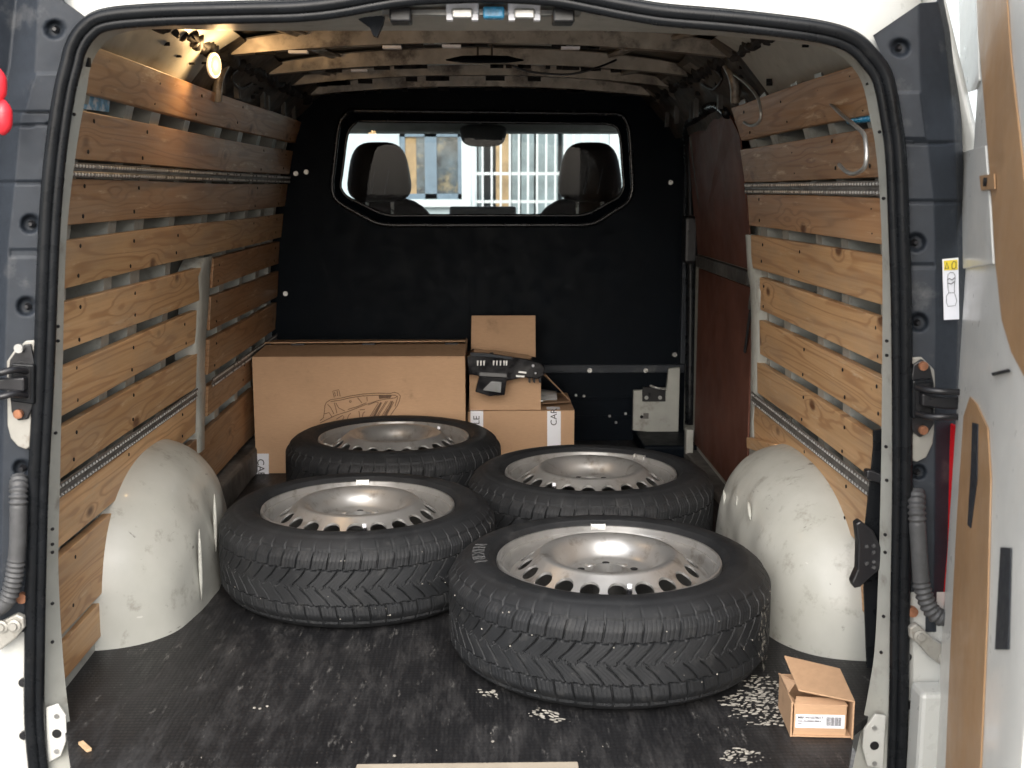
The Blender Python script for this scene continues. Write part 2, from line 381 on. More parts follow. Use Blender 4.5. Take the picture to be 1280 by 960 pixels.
for (x0, x1, z0, z1) in ((wx0, wx1, wz0, wz0 + .05), (wx0, wx1, wz1 - .05, wz1), (wx0, wx0 + .05, wz0, wz1), (wx1 - .07, wx1, wz0, wz1), (wm - .05, wm + .06, wz0, wz1)):
    win.box(x0, x1, BY + .02, BY + .10, z0, z1)
wn = win.build('window', 'frameblue', house)
MB().box(wx0 + .04, wm - .04, BY + .06, BY + .07, wz0 + .03, wz1 - .03).build('pane', 'housepane', wn)
MB().box(wm + .05, wx1 - .06, BY + .06, BY + .07, wz0 + .03, wz1 - .03).build('pane', 'housepane', wn)
MB().box(wx0 + .04, wx0 + .15, BY + .045, BY + .055, wz0 + .03, wz1 - .03).build('shutter_strip', 'yellowwood', wn)
MB().box(wx0 - .05, wx1 + .05, BY - .08, BY + .04, wz0 - .07, wz0 - .005).build('sill', 'whitepaint', house)
MB().box(bx_(620), bx_(636), BY + .06, BY + .10, GZ, 2.0).build('door_board', 'yellowwood', house)
for a, b_ in ((598, 604), (640, 650), (652, 668), (672, 698)):
    MB().box(bx_(a), bx_(b_), BY + .10, BY + .16, GZ, 2.0).build('door_board', 'curtain', house)
# railing before the house
FY = 7.6
rl = thing('railing', 'white metal bar railing before the pale house', 'railing', (.5, FY, GZ))
rx0, rx1 = at(592, 236, y=FY).x, at(760, 236, y=FY).x
zt, zm, zb = at(640, 150, y=FY).z + .15, at(640, 217, y=FY).z, at(640, 252, y=FY).z
for z in (zt, zm, zb): MB().box(rx0, rx1, FY - .012, FY + .012, z - .012, z + .012).build('rail', 'whitepaint', rl)
x = rx0; i = 0
while x < rx1:
    MB().box(x - .008, x + .008, FY - .034, FY - .018, zb - .25, zt + .1).build('bar', 'whitepaint', rl); x += .073; i += 1
for x in (rx0 - .06, rx1 + .04): MB().box(x - .035, x + .035, FY - .035, FY + .035, GZ, zt + .2).build('post', 'whitepaint', rl)

# ============================================================ THE VAN
van = thing('cargo_van', 'white panel van with open rear, its load bay lined with pine boards', 'van', (0, 1.2, GZ))
XL = [(.0, .757), (.113, .757), (.264, .753), (.378, .745), (.406, .741), (.5, .733), (.611, .724), (.723, .713), (.75, .71), (.833, .699), (.935, .682), (1.049, .66), (1.15, .626), (1.2, .60)]
XR = [(.0, .752), (.2, .745), (.395, .733), (.496, .728), (.611, .722), (.717, .716), (.803, .711), (.825, .707), (.935, .697), (1.044, .678), (1.126, .649), (1.2, .605)]
def wx(side, z): return -interp(z, XL) if side < 0 else interp(z, XR)

# --- outer shell
prof = [(.86, -.34), (.875, .1), (.87, .6), (.82, 1.0), (.745, 1.24), (.66, 1.345), (.4, 1.385), (0, 1.395)]
for s, nm in ((-1, 'side_panel'), (1, 'side_panel')):
    rows = [[(s * x, y, z) for y in (0.02, 1.2, 2.5)] for x, z in prof[:5]]
    MB().grid(rows).build(nm, 'paint', van, auto=50, solid=.012, solid_off=0)
rows = [[(x, y, z) for y in (0.03, .8, 1.6, 2.5, 3.35)] for x, z in [(-p[0], p[1]) for p in prof[4:]] + [(p[0], p[1]) for p in prof[4:-1]][::-1]]
MB().grid(rows).build('roof_panel', 'paint', van, auto=50, solid=.01, solid_off=0)
# --- floor
fl = MB().prism([(-.652, -.144, -.016), (.60, -.172, -.016), (.655, -.03, -.016), (.70, .02, -.016), (.86, .05, -.016), (.86, 2.36, -.016), (-.86, 2.36, -.016), (-.86, .05, -.016), (-.73, .02, -.016), (-.70, -.03, -.016)], (0, 0, .016)).build('floor_mat', 'mat', van); fl['label'] = 'black studded floor mat with grey scuffs'
MB().box(-.64, .60, -.140, 2.36, -.034, -.018).build('floor_board', 'darktan', van)
MB().box(-.62, .58, -.30, 2.4, -.34, -.036).build('sill', 'paint', van, bevel=.02)
MB().box(at(447, 953, z=0).x, at(722, 953, z=0).x, -.20, -.1490, .0005, .0045).build('sill_guard', 'guard', van, bevel=.004)['label'] = 'pale plastic guard on the rear sill'
for u0, u1 in ((96, 430),): MB().box(at(u0, 956, z=0).x, at(u1, 956, z=0).x, -.180, -.1460, -.03, -.002).build('sill_strip', 'darktan', van, bevel=.002)
MB().box(-.004, .004, -.018, .018, 0, .005, Matrix.Translation((-.652, -.078, .001)) @ Matrix.Rotation(R(40), 4, 'Z')).build('edge_batten', 'darktan', van)

# --- inner side sheet behind the boards, with posts
Z_BOARDS = {-1: [(1.077, 1.150), (.968, 1.049), (.857, .935), (.75, .833), (.638, .723), (.526, .611), (.408, .50), (.283, .374), (.118, .264)],
            1: [(1.044, 1.126), (.938, 1.022), (.825, .905), (.717, .803), (.611, .695), (.496, .585), (.388, .470), (.232, .350), (.10, .218)]}
RAILS = {-1: [(.939, .964), (.377, .405)], 1: [(.908, .934), (.353, .384)]}
POSTS = {-1: [.16, .42, .60, .86, 1.18, 1.45, 1.72, 1.98, 2.2], 1: [.16, .40, .58, .86, 1.08]}
lining = {}
for s in (-1, 1):
    y1 = 2.29 if s < 0 else 1.19
    zs = [0, .2, .4, .6, .8, 1.0, 1.14]
    rows = [[(wx(s, z) + s * .105, y, z) for y in np.linspace(.03, y1, 12)] for z in zs]
    ln = MB().grid(rows).build('inner_side_sheet', 'sidemetal', van, smooth=True); lining[s] = ln
    for y in POSTS[s]:
        w_ = random.uniform(.022, .04)
        mb = MB()
        for z0, z1 in zip(zs[:-1], zs[1:]):
            x0, x1 = wx(s, z0) + s * .021, wx(s, z1) + s * .021
            mb.raw([(x0, y - w_, z0), (x0, y + w_, z0), (x1, y + w_, z1), (x1, y - w_, z1), (x0 + s * .08, y - w_, z0), (x0 + s * .08, y + w_, z0), (x1 + s * .08, y + w_, z1), (x1 + s * .08, y - w_, z1)],
                   [(0, 1, 2, 3), (0, 3, 7, 4), (1, 5, 6, 2)])
        mb.build('post', 'paint_in', ln)
def board(s, z0, z1, y0, y1, m='pine', off=0.0, name='board', tilt=0.0):
    t = .018 * s; xa, xb = wx(s, z0) + s * off, wx(s, z1) + s * off
    ny = max(2, int((y1 - y0) / .12)); rows = []
    v = []; f = []
    ys = np.linspace(y0, y1, ny); ph = random.uniform(0, 6)
    for y in ys:
        d = .0022 * math.sin(y * 4 + ph) ; dz = .0018 * math.sin(y * 3.1 + ph * 2) + tilt * (y - y0)
        v += [(xa + d, y, z0 + dz), (xb + d, y, z1 + dz), (xb + t + d, y, z1 + dz), (xa + t + d, y, z0 + dz)]
    n = len(ys)
    for i in range(n - 1):
        for k in range(4): f.append((i * 4 + k, i * 4 + (k + 1) % 4, i * 4 + 4 + (k + 1) % 4, i * 4 + 4 + k))
    f += [(0, 3, 2, 1), tuple((n - 1) * 4 + k for k in range(4))]
    return mesh(name, v, f, m, lining[s], bevel=.0016)
scr = {-1: MB(), 1: MB()}
def screws(s, z0, z1, ys, off=0.0):
    for y in ys:
        for q in (.2, .8):
            z = z0 + (z1 - z0) * q + random.uniform(-.006, .006); yy = y + random.uniform(-.012, .012)
            scr[s].cyl((wx(s, z) + s * (off + .0005), yy, z), (-s, 0, 0), .0038, .0012, 8)
for i, (z0, z1) in enumerate(Z_BOARDS[-1]):
    dark = 'pine_shaded' if i < 3 else 'pine'  # top boards take the pine with shade put into its colour
    if i < 4:
        board(-1, z0, z1, .028, 2.285, dark); screws(-1, z0, z1, (.18, .5, .86, 1.3, 1.75, 2.15))
    else:
        cut = (1.10, 1.085, 1.10, 1.13, .62 if i == 8 else 1.13)[min(i - 4, 4)]
        board(-1, z0, z1, .028, cut, 'pine'); screws(-1, z0, z1, (.2, .55, .98) if i < 8 else (.2,))
        if i < 8:
            zz = [(.655, .735), (.538, .630), (.418, .515), (.30, .385)][i - 4]
            board(-1, zz[0], zz[1], 1.265, 2.285, 'pine_shaded', off=.004); screws(-1, zz[0], zz[1], (1.34, 1.75, 2.2), .004)
board(-1, .105, .262, 1.04, 2.285, 'pine_shaded', off=.004)
board(-1, .03, .10, .028, .55, 'pine', off=.003)
for i, (z0, z1) in enumerate(Z_BOARDS[1]):
    y1 = (1.15, 1.16, 1.155, 1.15, 1.07, 1.07, 1.10, 1.16, 1.16)[i]; o_ = (0, 0, 0, 0, .003, .003, .002, .004, .006)[i]
    board(1, z0, z1, .028 if i < 7 else .16, y1, 'pine_shaded' if i < 3 else 'pine', off=o_); screws(1, z0, z1, (.16, .36, .66, 1.02), o_)
board(1, .275, .305, .86, 1.15, 'pine', off=-.0195, name='batten', tilt=-.16)
for s in (-1, 1):
    k = scr[s].build('screw_heads', 'dark', lining[s]); k['kind'] = 'stuff'
# lashing rails: steel strips with two rows of punched tabs
for s in (-1, 1):
    for j, (z0, z1) in enumerate(RAILS[s]):
        spans = [(.03, 2.285)] if (s < 0 and j == 0) else ([(.03, 1.11), (1.27, 2.28)] if s < 0 else [(.03, 1.15)])
        for (ya, yb) in spans:
            xm = lambda z: wx(s, z) - s * .003
            mb = MB(); prof_ = [(0.0, z0), (.003, z0 + .001), (.003, z0 + .009), (.001, z0 + .011), (.001, z1 - .011), (.003, z1 - .009), (.003, z1 - .001), (0, z1)]
            mb.grid([[(xm(z) - s * d, y, z) for y in np.linspace(ya, yb, 9)] for d, z in prof_])
            r_ = mb.build('lashing_rail', 'railsteel', van)
            st = MB(); pitch = .0165
            for zz in (z0 + .0055, z1 - .0055):
                y = ya + .01
                while y < yb - .01:
                    x = xm(zz) - s * .0032
                    st.raw([(x, y, zz - .0028), (x, y + .008, zz - .0028), (x, y + .008, zz + .0028), (x, y, zz + .0028), (x - s * .003, y + .004, zz)],
                           [(0, 1, 4), (1, 2, 4), (2, 3, 4), (3, 0, 4)]); y += pitch
            q = st.build('punched_tabs', 'bolt', r_); q['kind'] = 'stuff'
# left white body post between the two runs of boards
def strip_px(name, m, cols, x=None, y=None, parent=van, **kw):
    rows = [[at(u, v, x=x, y=y) for (u, v) in c] for c in cols]
    return MB().grid(rows).build(name, m, parent, **kw)
mb = MB()
pc = [(.745, 1.195, .075), (.70, 1.16, .12), (.62, 1.18, .085), (.52, 1.16, .09), (.44, 1.165, .085), (.40, 1.19, .06), (.30, 1.20, .05), (.22, 1.2, .05)]
rows = []
for z, y, h in pc:
    x = -interp(z, XL) + .004
    rows.append([(x - .05, y - h - .01, z), (x - .004, y - h, z), (x, y - h * .45, z), (x, y + h * .2, z), (x - .008, y + h * .6, z), (x - .05, y + h * .7, z)])
MB().grid([[Vector(p) for p in r] for r in rows]).build('side_post', 'paint_in', van, smooth=True)
# lower sheet ledge left front
MB().box(-.80, -.73, 1.02, 2.28, .0, .09).build('floor_ledge', 'sidemetal', van, bevel=.01)
MB().box(.70, .80, 1.0, 2.28, .0, .03).build('floor_ledge', 'sidemetal', van, bevel=.008)

# --- wheel arches
def arch(s, Xo, D, Yc, A, H, n, name='wheel_arch'):
    rows = []
    for i in range(49):
        th = math.pi * i / 48; cy, sz = math.copysign(abs(math.cos(th)) ** .82, math.cos(th)), math.sin(th) ** .66; row = []
        for j in range(25):
            ph = math.pi / 2 * j / 24; r_ = max(0, math.cos(ph)) ** (2 / n); x_ = math.sin(ph) ** (2 / n)
            yy, zz = Yc + A * r_ * cy, H * r_ * sz
            b = .55 * (.0035 * math.sin(yy * 21 + zz * 13) * math.sin(zz * 27 + 2) + .004 * math.sin(yy * 37 - zz * 23 + 1) * math.sin(yy * 11 + zz * 31)) * x_
            row.append((s * (Xo - D * x_) + b, yy, zz))
        rows.append(row)
    return MB().grid(rows).build(name, 'archpaint', van, smooth=True)
aL = arch(-1, .86, .252, .70, .365, .348, 3.2); aR = arch(1, .87, .285, .67, .42, .327, 3.6)
# pressed ribs and dents on the arches
for (u0, v0, u1, v1, x) in ((268, 618, 270, 690, -.605), (249, 662, 252, 750, -.607)):
    p0, p1 = at(u0, v0, x=x), at(u1, v1, x=x); MB().tube(resample([p0, p1], 5), [.001, .004, .0045, .004, .001], 8).build('pressed_rib', 'paint_in', aL, smooth=True)
for (u0, v0, u1, v1, x) in ((905, 612, 907, 640, .60), (921, 620, 924, 655, .60), (935, 625, 938, 650, .60)):
    p0, p1 = at(u0, v0, x=x), at(u1, v1, x=x); MB().tube(resample([p0, p1], 5), [.001, .004, .0045, .004, .001], 8).build('pressed_rib', 'paint_in', aR, smooth=True)
# body corner sheet behind the arches
MB().grid([[(-.765, .03, z), (-.775, .40, z)] for z in (0, .12)]).build('corner_sheet', 'paint_in', van)
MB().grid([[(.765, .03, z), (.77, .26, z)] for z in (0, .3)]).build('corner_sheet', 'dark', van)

# --- roof underside
def rz(x): return 1.308 - .062 * (abs(x) / .66) ** 2.4
xs = np.linspace(-.605, .605, 25)
rf = MB().grid([[(x, y, rz(x) + .006 * math.sin(y * 9) * (1 - abs(x))) for x in xs] for y in np.linspace(.2, 2.32, 22)]).build('roof_lining_sheet', 'roofdark', van, smooth=True)
for y, wd, dp in ((.50, .035, .038), (.93, .036, .045), (1.42, .034, .042), (1.80, .026, .036), (2.16, .05, .04)):
    pr_ = [(-wd, 0.0), (-wd * .62, -.002), (-wd * .5, -dp), (wd * .5, -dp), (wd * .62, -.002), (wd, 0.0)]
    MB().grid([[(x, y + a, rz(x) * 1.0 - .006 + b * (1 - .5 * (abs(x) / .64) ** 3)) for x in xs] for a, b in pr_]).build('roof_rib', 'roofmetal', rf, auto=30)
for x0, y0, x1, y1 in ((-.48, .55, -.42, .9), (-.30, .55, -.26, .9), (.36, .56, .30, .9), (.52, .56, .46, .92), (.42, .98, .36, 1.38), (-.45, .98, -.40, 1.38), (.5, 1.46, .44, 1.8), (-.52, 1.5, -.46, 1.8), (-.14, .56, -.12, .9), (.12, .56, .11, .9)):
    MB().tube([(x0, y0, rz(x0) - .012), (x1, y1, rz(x1) - .012)], .008, 6).tube([(x0 + .022, y0, rz(x0) - .012), (x1 + .022, y1, rz(x1) - .012)], .004, 6).build('roof_brace', 'roofmetal', rf)
dk = MB()
for k in range(46):
    x, y = random.uniform(-.5, .5), random.choice((.93, 1.42, 1.8, 2.16)) ; z = rz(x) - .006 - .05 * (1 - .5 * (abs(x) / .64) ** 3)
    hx_ = random.uniform(.006, .03); dk.box(x - hx_, x + hx_, y - .007, y + .007, z - .001, z + .012)
k = dk.build('rib_holes', 'dark', rf); k['kind'] = 'stuff'
for (x, y) in ((-.42, .93), (-.2, .93), (-.06, .93), (.22, .93), (-.33, 1.42)):
    z = rz(x) - .006 - .05 * (1 - .5 * (abs(x) / .64) ** 3)
    MB().box(x - .022, x + .022, y - .012, y + .012, z - .004, z + .002).build('rib_clip', 'white_label', rf)
# cant rails above the boards
for s in (-1, 1):
    zt_ = 1.150 if s < 0 else 1.126
    ys = np.linspace(.03, 2.3, 30)
    pts = [(zt_ - .03, .03), (zt_ + .012, .022), (zt_ + .05, .012), (1.225, -.0), (1.262, -.03)]
    rows = []
    for k, (z, o) in enumerate(pts):
        base = abs(wx(s, min(z, 1.15))) - max(0, z - 1.15) * .55
        rows.append([(s * (base + o + .004 * math.sin(y * 17 + k)), y, z + .004 * math.sin(y * 11 + k * 2)) for y in ys])
    kc = 11
    cr = MB().grid([r[:kc] for r in rows]).build('cant_rail', 'paint_in' , van, smooth=True)
    MB().grid([r[kc - 1:] for r in rows]).build('cant_rail', 'roofdark', van, smooth=True)
    hol = MB(); o_h = .014
    for k in range(14):
        y = random.uniform(.1, 1.5); z = random.uniform(zt_ + .02, 1.23); base = abs(wx(s, min(z, 1.15))) - max(0, z - 1.15) * .55
        hw, hh = random.uniform(.002, .005), random.uniform(.002, .006); hol.box(s * (base + o_h), s * (base + o_h - .012), y - hw, y + hw, z - hh, z + hh)
    h_ = hol.build('rail_holes', 'dark', cr); h_['kind'] = 'stuff'
    sl = MB(); pth = []
    for y in np.linspace(.05, 2.28, 190):
        z = 1.226 + random.uniform(-.010, .014); x = s * (abs(wx(s, 1.15)) - .038 + random.uniform(-.010, .008)); pth.append((x, y, z))
    rr_ = np.convolve(rng.uniform(.001, .020, len(pth)), np.ones(3) / 3, 'same'); sl.tube(pth, [float(q) for q in rr_], 9)
    sl.build('sealant_bead', 'sealant', cr, smooth=True)
    for y in (1.02, 1.2, 1.55, 1.62, 1.9, 2.1):
        z = zt_ + .025; x = wx(s, 1.15) * .995
        MB().box(x - .006, x + .006, y - .012, y + .012, z - .025, z + random.uniform(.01, .05)).build('wire_clip', 'sidemetal', cr)
    # bent gusset by the lamp
    MB().tube(spline([(s * .60, 1.02, 1.235), (s * .615, .99, 1.20), (s * .625, .985, 1.165), (s * .63, 1.0, 1.13)], 6), .012, 8).build('gusset', 'roofmetal', cr, smooth=True)
    MB().tube(spline([(s * .585, 1.18, 1.24), (s * .60, 1.10, 1.215), (s * .605, 1.05, 1.19), (s * .60, 1.12, 1.17), (s * .585, 1.2, 1.19)], 6), .004, 6).build('wire_loop', 'blackplastic', cr, smooth=True)
# rear header over the door, its number plate lamps and catches
lampx = [at(578, 12, y=.03).x, at(655, 12, y=.03).x]

# --- bulkhead with window
BYK = 2.30
WIN = [(-.435, 1.158), (.468, 1.150), (.492, 1.135), (.503, 1.09), (.516, .93), (.505, .895), (.40, .835), (.37, .825), (-.33, .825), (-.365, .835), (-.488, .895), (-.503, .925), (-.478, 1.09), (-.462, 1.14)]
OUT = [(-.66, 1.285), (.66, 1.285), (.69, 1.20), (.71, 1.10), (.75, .9), (.76, .6), (.76, -.01), (.4, -.01), (-.4, -.01), (-.76, -.01), (-.76, .6), (-.75, .9), (-.71, 1.1), (-.69, 1.2)]
MIDR = [(x * 1.055 + .0, .99 + (z - .99) * 1.20) for x, z in WIN]
n = len(WIN); mb = MB()
v = [(x, BYK, z) for x, z in OUT] + [(x, BYK, z) for x, z in MIDR] + [(x, BYK + .03, z) for x, z in WIN] + [(x, BYK + .05, z) for x, z in WIN]
f = []
for a in range(3):
    for i in range(n): f.append((a * n + i, a * n + (i + 1) % n, (a + 1) * n + (i + 1) % n, (a + 1) * n + i))
bk = mesh('bulkhead', v, f, 'bulk', van)
loop = [Vector((x, BYK - .004, z)) for x, z in MIDR]; loop = spline(resample(loop + [loop[0]], 60), 2)
MB().tube(loop, .0085, 8).build('window_surround', 'bulkgloss', bk, smooth=True)
loop = [Vector((x, BYK + .026, z)) for x, z in WIN]; loop = spline(resample(loop + [loop[0]], 60), 2)
MB().tube(loop, .006, 8).build('window_rubber', 'bulkgloss', bk, smooth=True)
MB().raw([(x, BYK + .04, z) for x, z in WIN], [list(range(n))]).build('window_pane', 'glass', bk)
MB().box(.18, .745, BYK - .014, BYK - .001, .255, .285).build('cross_strap', 'trim', bk, bevel=.003)
MB().box(.725, .75, BYK - .03, BYK - .001, .29, 1.08).build('edge_strap', 'trim', bk, bevel=.003)
for u, v in ((737, 463), (807, 463), (843, 443), (838, 228), (366, 165), (370, 217), (383, 215), (357, 367)):
    p = at(u, v, y=BYK - .016); MB().cyl(p, (0, -1, 0), .0085, .006, 12).build('bolt', 'bolt', bk)
for u, v in ((720, 494), (762, 520), (770, 528), (782, 517), (730, 495)):
    p = at(u, v, y=BYK - .004); MB().cyl(p, (0, -1, 0), .005, .003, 8).build('bolt', 'steel', bk)
for z in (.16, .09): MB().box(-.70, .70, BYK - .006, BYK - .001, z - .004, z + .004).build('swage_line', 'bulk', bk, bevel=.002)
# pale bracket low on the bulkhead, with black catch
pb = [at(u, v, y=2.24) for u, v in ((792, 488), (833, 487), (836, 461), (850, 459), (848, 543), (791, 538))]
br = MB().prism(pb, (0, .02, 0)).build('bracket', 'paint_in', bk, bevel=.002)
pb = [at(u, v, y=2.232) for u, v in ((803, 484), (832, 484), (832, 502), (803, 502))]
MB().prism(pb, (0, .007, 0)).build('catch_plate', 'blackplastic', br, bevel=.002)
for u in (808, 825): MB().cyl(at(u, 497, y=2.231), (0, -1, 0), .007, .004, 10).build('bolt', 'steel', br)
MB().tube(spline([at(813, 482, y=2.22), at(822, 485, y=2.2), at(833, 486, y=2.22)], 5), .004, 6).build('wire_handle', 'bolt', br)
MB().cyl(at(802, 521, y=2.238), (0, -1, 0), .006, .002, 10).build('hole', 'dark', br)
MB().box(at(814, 0, y=2.24).x, at(821, 0, y=2.24).x, 2.237, 2.239, at(640, 524, y=2.24).z, at(640, 517, y=2.24).z).build('stamp', 'sidemetal', br)
MB().box(.56, .76, 2.0, 2.29, 0.0, .045).build('step_block', 'bulk', bk, bevel=.01)

# --- sliding door side
sdo = MB().box(.745, .775, 1.2, 2.28, .02, 1.16).build('sliding_door', 'paint_in', van)
MB().box(.738, .7445, 1.215, 2.02, .05, .655).build('lower_panel', 'brownpanel', sdo, bevel=.002)
MB().raw([(.737, 1.20, .705), (.737, 2.04, .705), (.70, 2.06, 1.10), (.672, 1.30, 1.135), (.690, 1.2, 1.06)], [(0, 1, 2, 3, 4)]).build('upper_panel', 'brownpanel', sdo, solid=.004)
MB().box(.722, .744, 1.21, 2.0, .662, .70).build('waist_rail', 'sidemetal', sdo, bevel=.004)
MB().tube(spline([(.735, 1.22, .60), (.735, 1.195, .66), (.735, 1.20, .70)], 4), .008, 6).build('rail_return', 'sidemetal', sdo)
MB().tube(spline([(.735, 2.10, .1), (.73, 2.12, .6), (.715, 2.10, .95), (.69, 2.02, 1.115), (.672, 1.75, 1.138), (.66, 1.40, 1.15), (.668, 1.27, 1.12)], 8), .017, 8).build('door_rubber', 'rubber', sdo, smooth=True)
MB().tube([(.70, 2.0, 1.09), (.725, 1.93, .86)], .010, 6).build('panel_edge', 'sidemetal', sdo)
MB().box(.69, .735, 2.02, 2.10, .67, .83).build('door_latch', 'blackplastic', sdo, bevel=.01)
MB().box(.70, .725, 1.96, 2.0, .02, .11).build('lower_roller_arm', 'paint_in', sdo, bevel=.004)
MB().grid([[(.66, y, 1.15 + .006 * math.sin(y * 30)) for y in np.linspace(1.19, 2.25, 20)], [(.61, y, 1.215 + .01 * math.sin(y * 23)) for y in np.linspace(1.19, 2.25, 20)], [(.56, y, 1.25) for y in np.linspace(1.19, 2.25, 20)]]).build('door_header', 'roofmetal', sdo, smooth=True)
# B post at the board ends, right
pc = [(.80, 1.19, .02), (.70, 1.165, .05), (.66, 1.12, .075), (.58, 1.13, .06), (.5, 1.13, .07), (.44, 1.15, .05), (.3, 1.175, .02), (.02, 1.18, .02)]
rows = [[(wx(1, z) + .03, y - h, z), (wx(1, z) + .002, y - h * .8, z), (wx(1, z) - .002, y + h * .3, z), (wx(1, z) + .004, y + h * .8, z), (wx(1, z) + .03, y + h, z)] for z, y, h in pc]
MB().grid(rows).build('side_post', 'paint_in', van, smooth=True)
MB().tube([at(938, 388, x=.727), at(931, 440, x=.732)], .004, 6).build('latch_slot', 'dark', van)
# --- rear door frame: painted flange, rubber seal, pillar trims
SY = -.03
seal_px = [(58, 1040), (53, 1000), (50, 960), (45, 900), (45, 825), (47, 712), (50, 600), (57, 464), (63, 300), (71, 197), (82, 120), (91, 82), (97, 60), (110, 40), (133, 27), (197, 21), (295, 18), (370, 16), (420, 11), (470, 2), (510, -4), (560, -7), (620, -8), (690, -4), (740, 5), (780, 13), (830, 21), (900, 27), (958, 33), (1024, 42), (1063, 54), (1086, 75), (1102, 100), (1112, 150), (1118, 197), (1122, 295), (1125, 400), (1126, 600), (1123, 787), (1122, 862), (1119, 960), (1117, 1000), (1114, 1040)]
flan_px = [(104, 1040, .0), (100, 1000, .0), (95, 960, .0), (86, 900, .02), (78, 825, .03), (72, 712, .04), (74, 600, .04), (77, 464, .04), (82, 300, .04), (94, 190, .04), (107, 115, .04), (111, 88, .05), (120, 66, .06), (137, 48, .08), (165, 38, .13), (215, 36, .2), (300, 38, .2), (370, 38, .2), (420, 38, .2), (470, 38, .2), (510, 38, .2), (560, 38, .2), (620, 38, .2), (690, 38, .2), (740, 38, .2), (780, 39, .2), (830, 41, .2), (890, 44, .2), (945, 48, .18), (1000, 54, .13), (1040, 63, .08), (1063, 80, .06), (1079, 105, .05), (1089, 150, .04), (1097, 197, .04), (1103, 295, .04), (1104, 400, .04), (1102, 600, .04), (1096, 787, .03), (1087, 862, .02), (1068, 956, .0), (1058, 1000, .0), (1050, 1040, .0)]
sp = [at(u, v, y=SY) for u, v in seal_px]; fp = [at(u, v, y=y) for u, v, y in flan_px]
sps = spline(sp, 6); fps = spline(fp, 6)
mid = [a.lerp(b, .10) + Vector((0, .012, 0)) for a, b in zip(sps, fps)]
lip = [b + Vector((0, .004, 0)) for b in fps]; ret = []
cx = Vector((0, 0, .55))
for b in fps:
    d = (b - Vector((0, b.y, .55))); d.y = 0; d.normalize(); ret.append(b + d * .05 + Vector((0, .012, 0)))
fr = MB().grid([sps, mid, lip, ret]).build('door_frame', 'paint_in', van, auto=40); fr['label'] = 'pale painted flange round the rear opening'
def outward(i, pts):
    t = (pts[min(i + 1, len(pts) - 1)] - pts[max(i - 1, 0)]).normalized(); nrm = Vector((-t.z, 0, t.x))
    return nrm if nrm.dot(pts[i] - Vector((0, SY, .55))) > 0 else -nrm
o1 = [p + outward(i, sps) * .0075 + Vector((0, -.004, 0)) for i, p in enumerate(sps)]
o2 = [p - outward(i, sps) * .0060 + Vector((0, .000, 0)) for i, p in enumerate(sps)]
o3 = [p + outward(i, sps) * .0155 + Vector((0, .004, 0)) for i, p in enumerate(sps)]
ws = MB().tube(o1, .0105, 10).tube(o2, .0085, 10).tube(o3, .006, 8).build('weatherstrip', 'rubber', fr, smooth=True); ws['label'] = 'black rubber seal round the rear opening'
# holes and feet of the flange
for (u, v, y, rr) in ((109, 78, .035, .007), (1087, 101, .035, .007)):
    p = at(u, v, y=y); MB().box(p.x - rr * .7, p.x + rr * .7, p.y - .006, p.y + .004, p.z - rr, p.z + rr).build('slot', 'dark', fr)
hb = MB()
for u, v in ((93, 143), (73, 408), (73, 426), (70, 541), (66, 661), (66, 680), (66, 690), (66, 754), (66, 802), (1099, 165), (1104, 248), (1108, 426), (1108, 444), (1107, 558), (1108, 600), (1106, 668), (1106, 690), (1104, 770), (1101, 815)):
    p = at(u, v, y=.0); hb.cyl(p, (0, -1, 0), .0028, .0035, 8)
q = hb.build('pin_holes', 'dark', fr); q['kind'] = 'stuff'
for sgn, pts, hu in ((-1, ((57, 885), (72, 880), (82, 895), (83, 925), (76, 945), (58, 955)), (71, 917)), (1, ((1108, 895), (1094, 893), (1080, 912), (1078, 935), (1084, 958), (1104, 962)), (1093, 932))):
    pl = MB().prism([at(u, v, y=-.022) for u, v in pts], (0, .006, 0)).build('striker_plate', 'paint', fr, bevel=.002)
    MB().cyl(at(hu[0], hu[1], y=-.0225), (0, -1, 0), .008, .001, 14).build('hole', 'dark', pl)
    for dv in (-22, 22): MB().cyl(at(hu[0], hu[1] + dv, y=-.0225), (0, -1, 0), .0045, .002, 10).build('screw', 'steel', pl)
# number plate lamps and catches under the top header
for x in lampx:
    z = 1.196; lm = MB().box(x - .026, x + .026, .015, .05, z - .004, z + .02).build('plate_lamp', 'white_label', fr, bevel=.005)
    MB().box(x - .017, x + .017, .008, .015, z - .010, z + .006).build('lamp_clip', 'steel', lm, bevel=.003)
    for dx in (-.02, .02): MB().box(x + dx - .005, x + dx + .005, .010, .03, z - .012, z - .003).build('lamp_clip', 'white_label', lm)
x = at(617, 14, y=.03).x; MB().box(x - .017, x + .017, .015, .04, 1.188, 1.206).build('blue_connector', 'blue', fr, bevel=.003)
MB().box(x - .18, x + .14, .04, .06, 1.196, 1.204).build('lamp_bar', 'steel', fr)
for u in (501, 704):
    x = at(u, 18, y=.02).x; MB().box(x - .017, x + .017, .0, .05, 1.180, 1.203).build('rubber_stop', 'blackplastic', fr, bevel=.003)
mb = MB(); pp = [at(u, v, y=.08) for u, v in ((448, 24), (482, 14), (478, 30), (471, 46), (466, 44), (462, 34))]; mb.prism(pp, (0, .02, 0)).build('torn_tape', 'trim', fr)

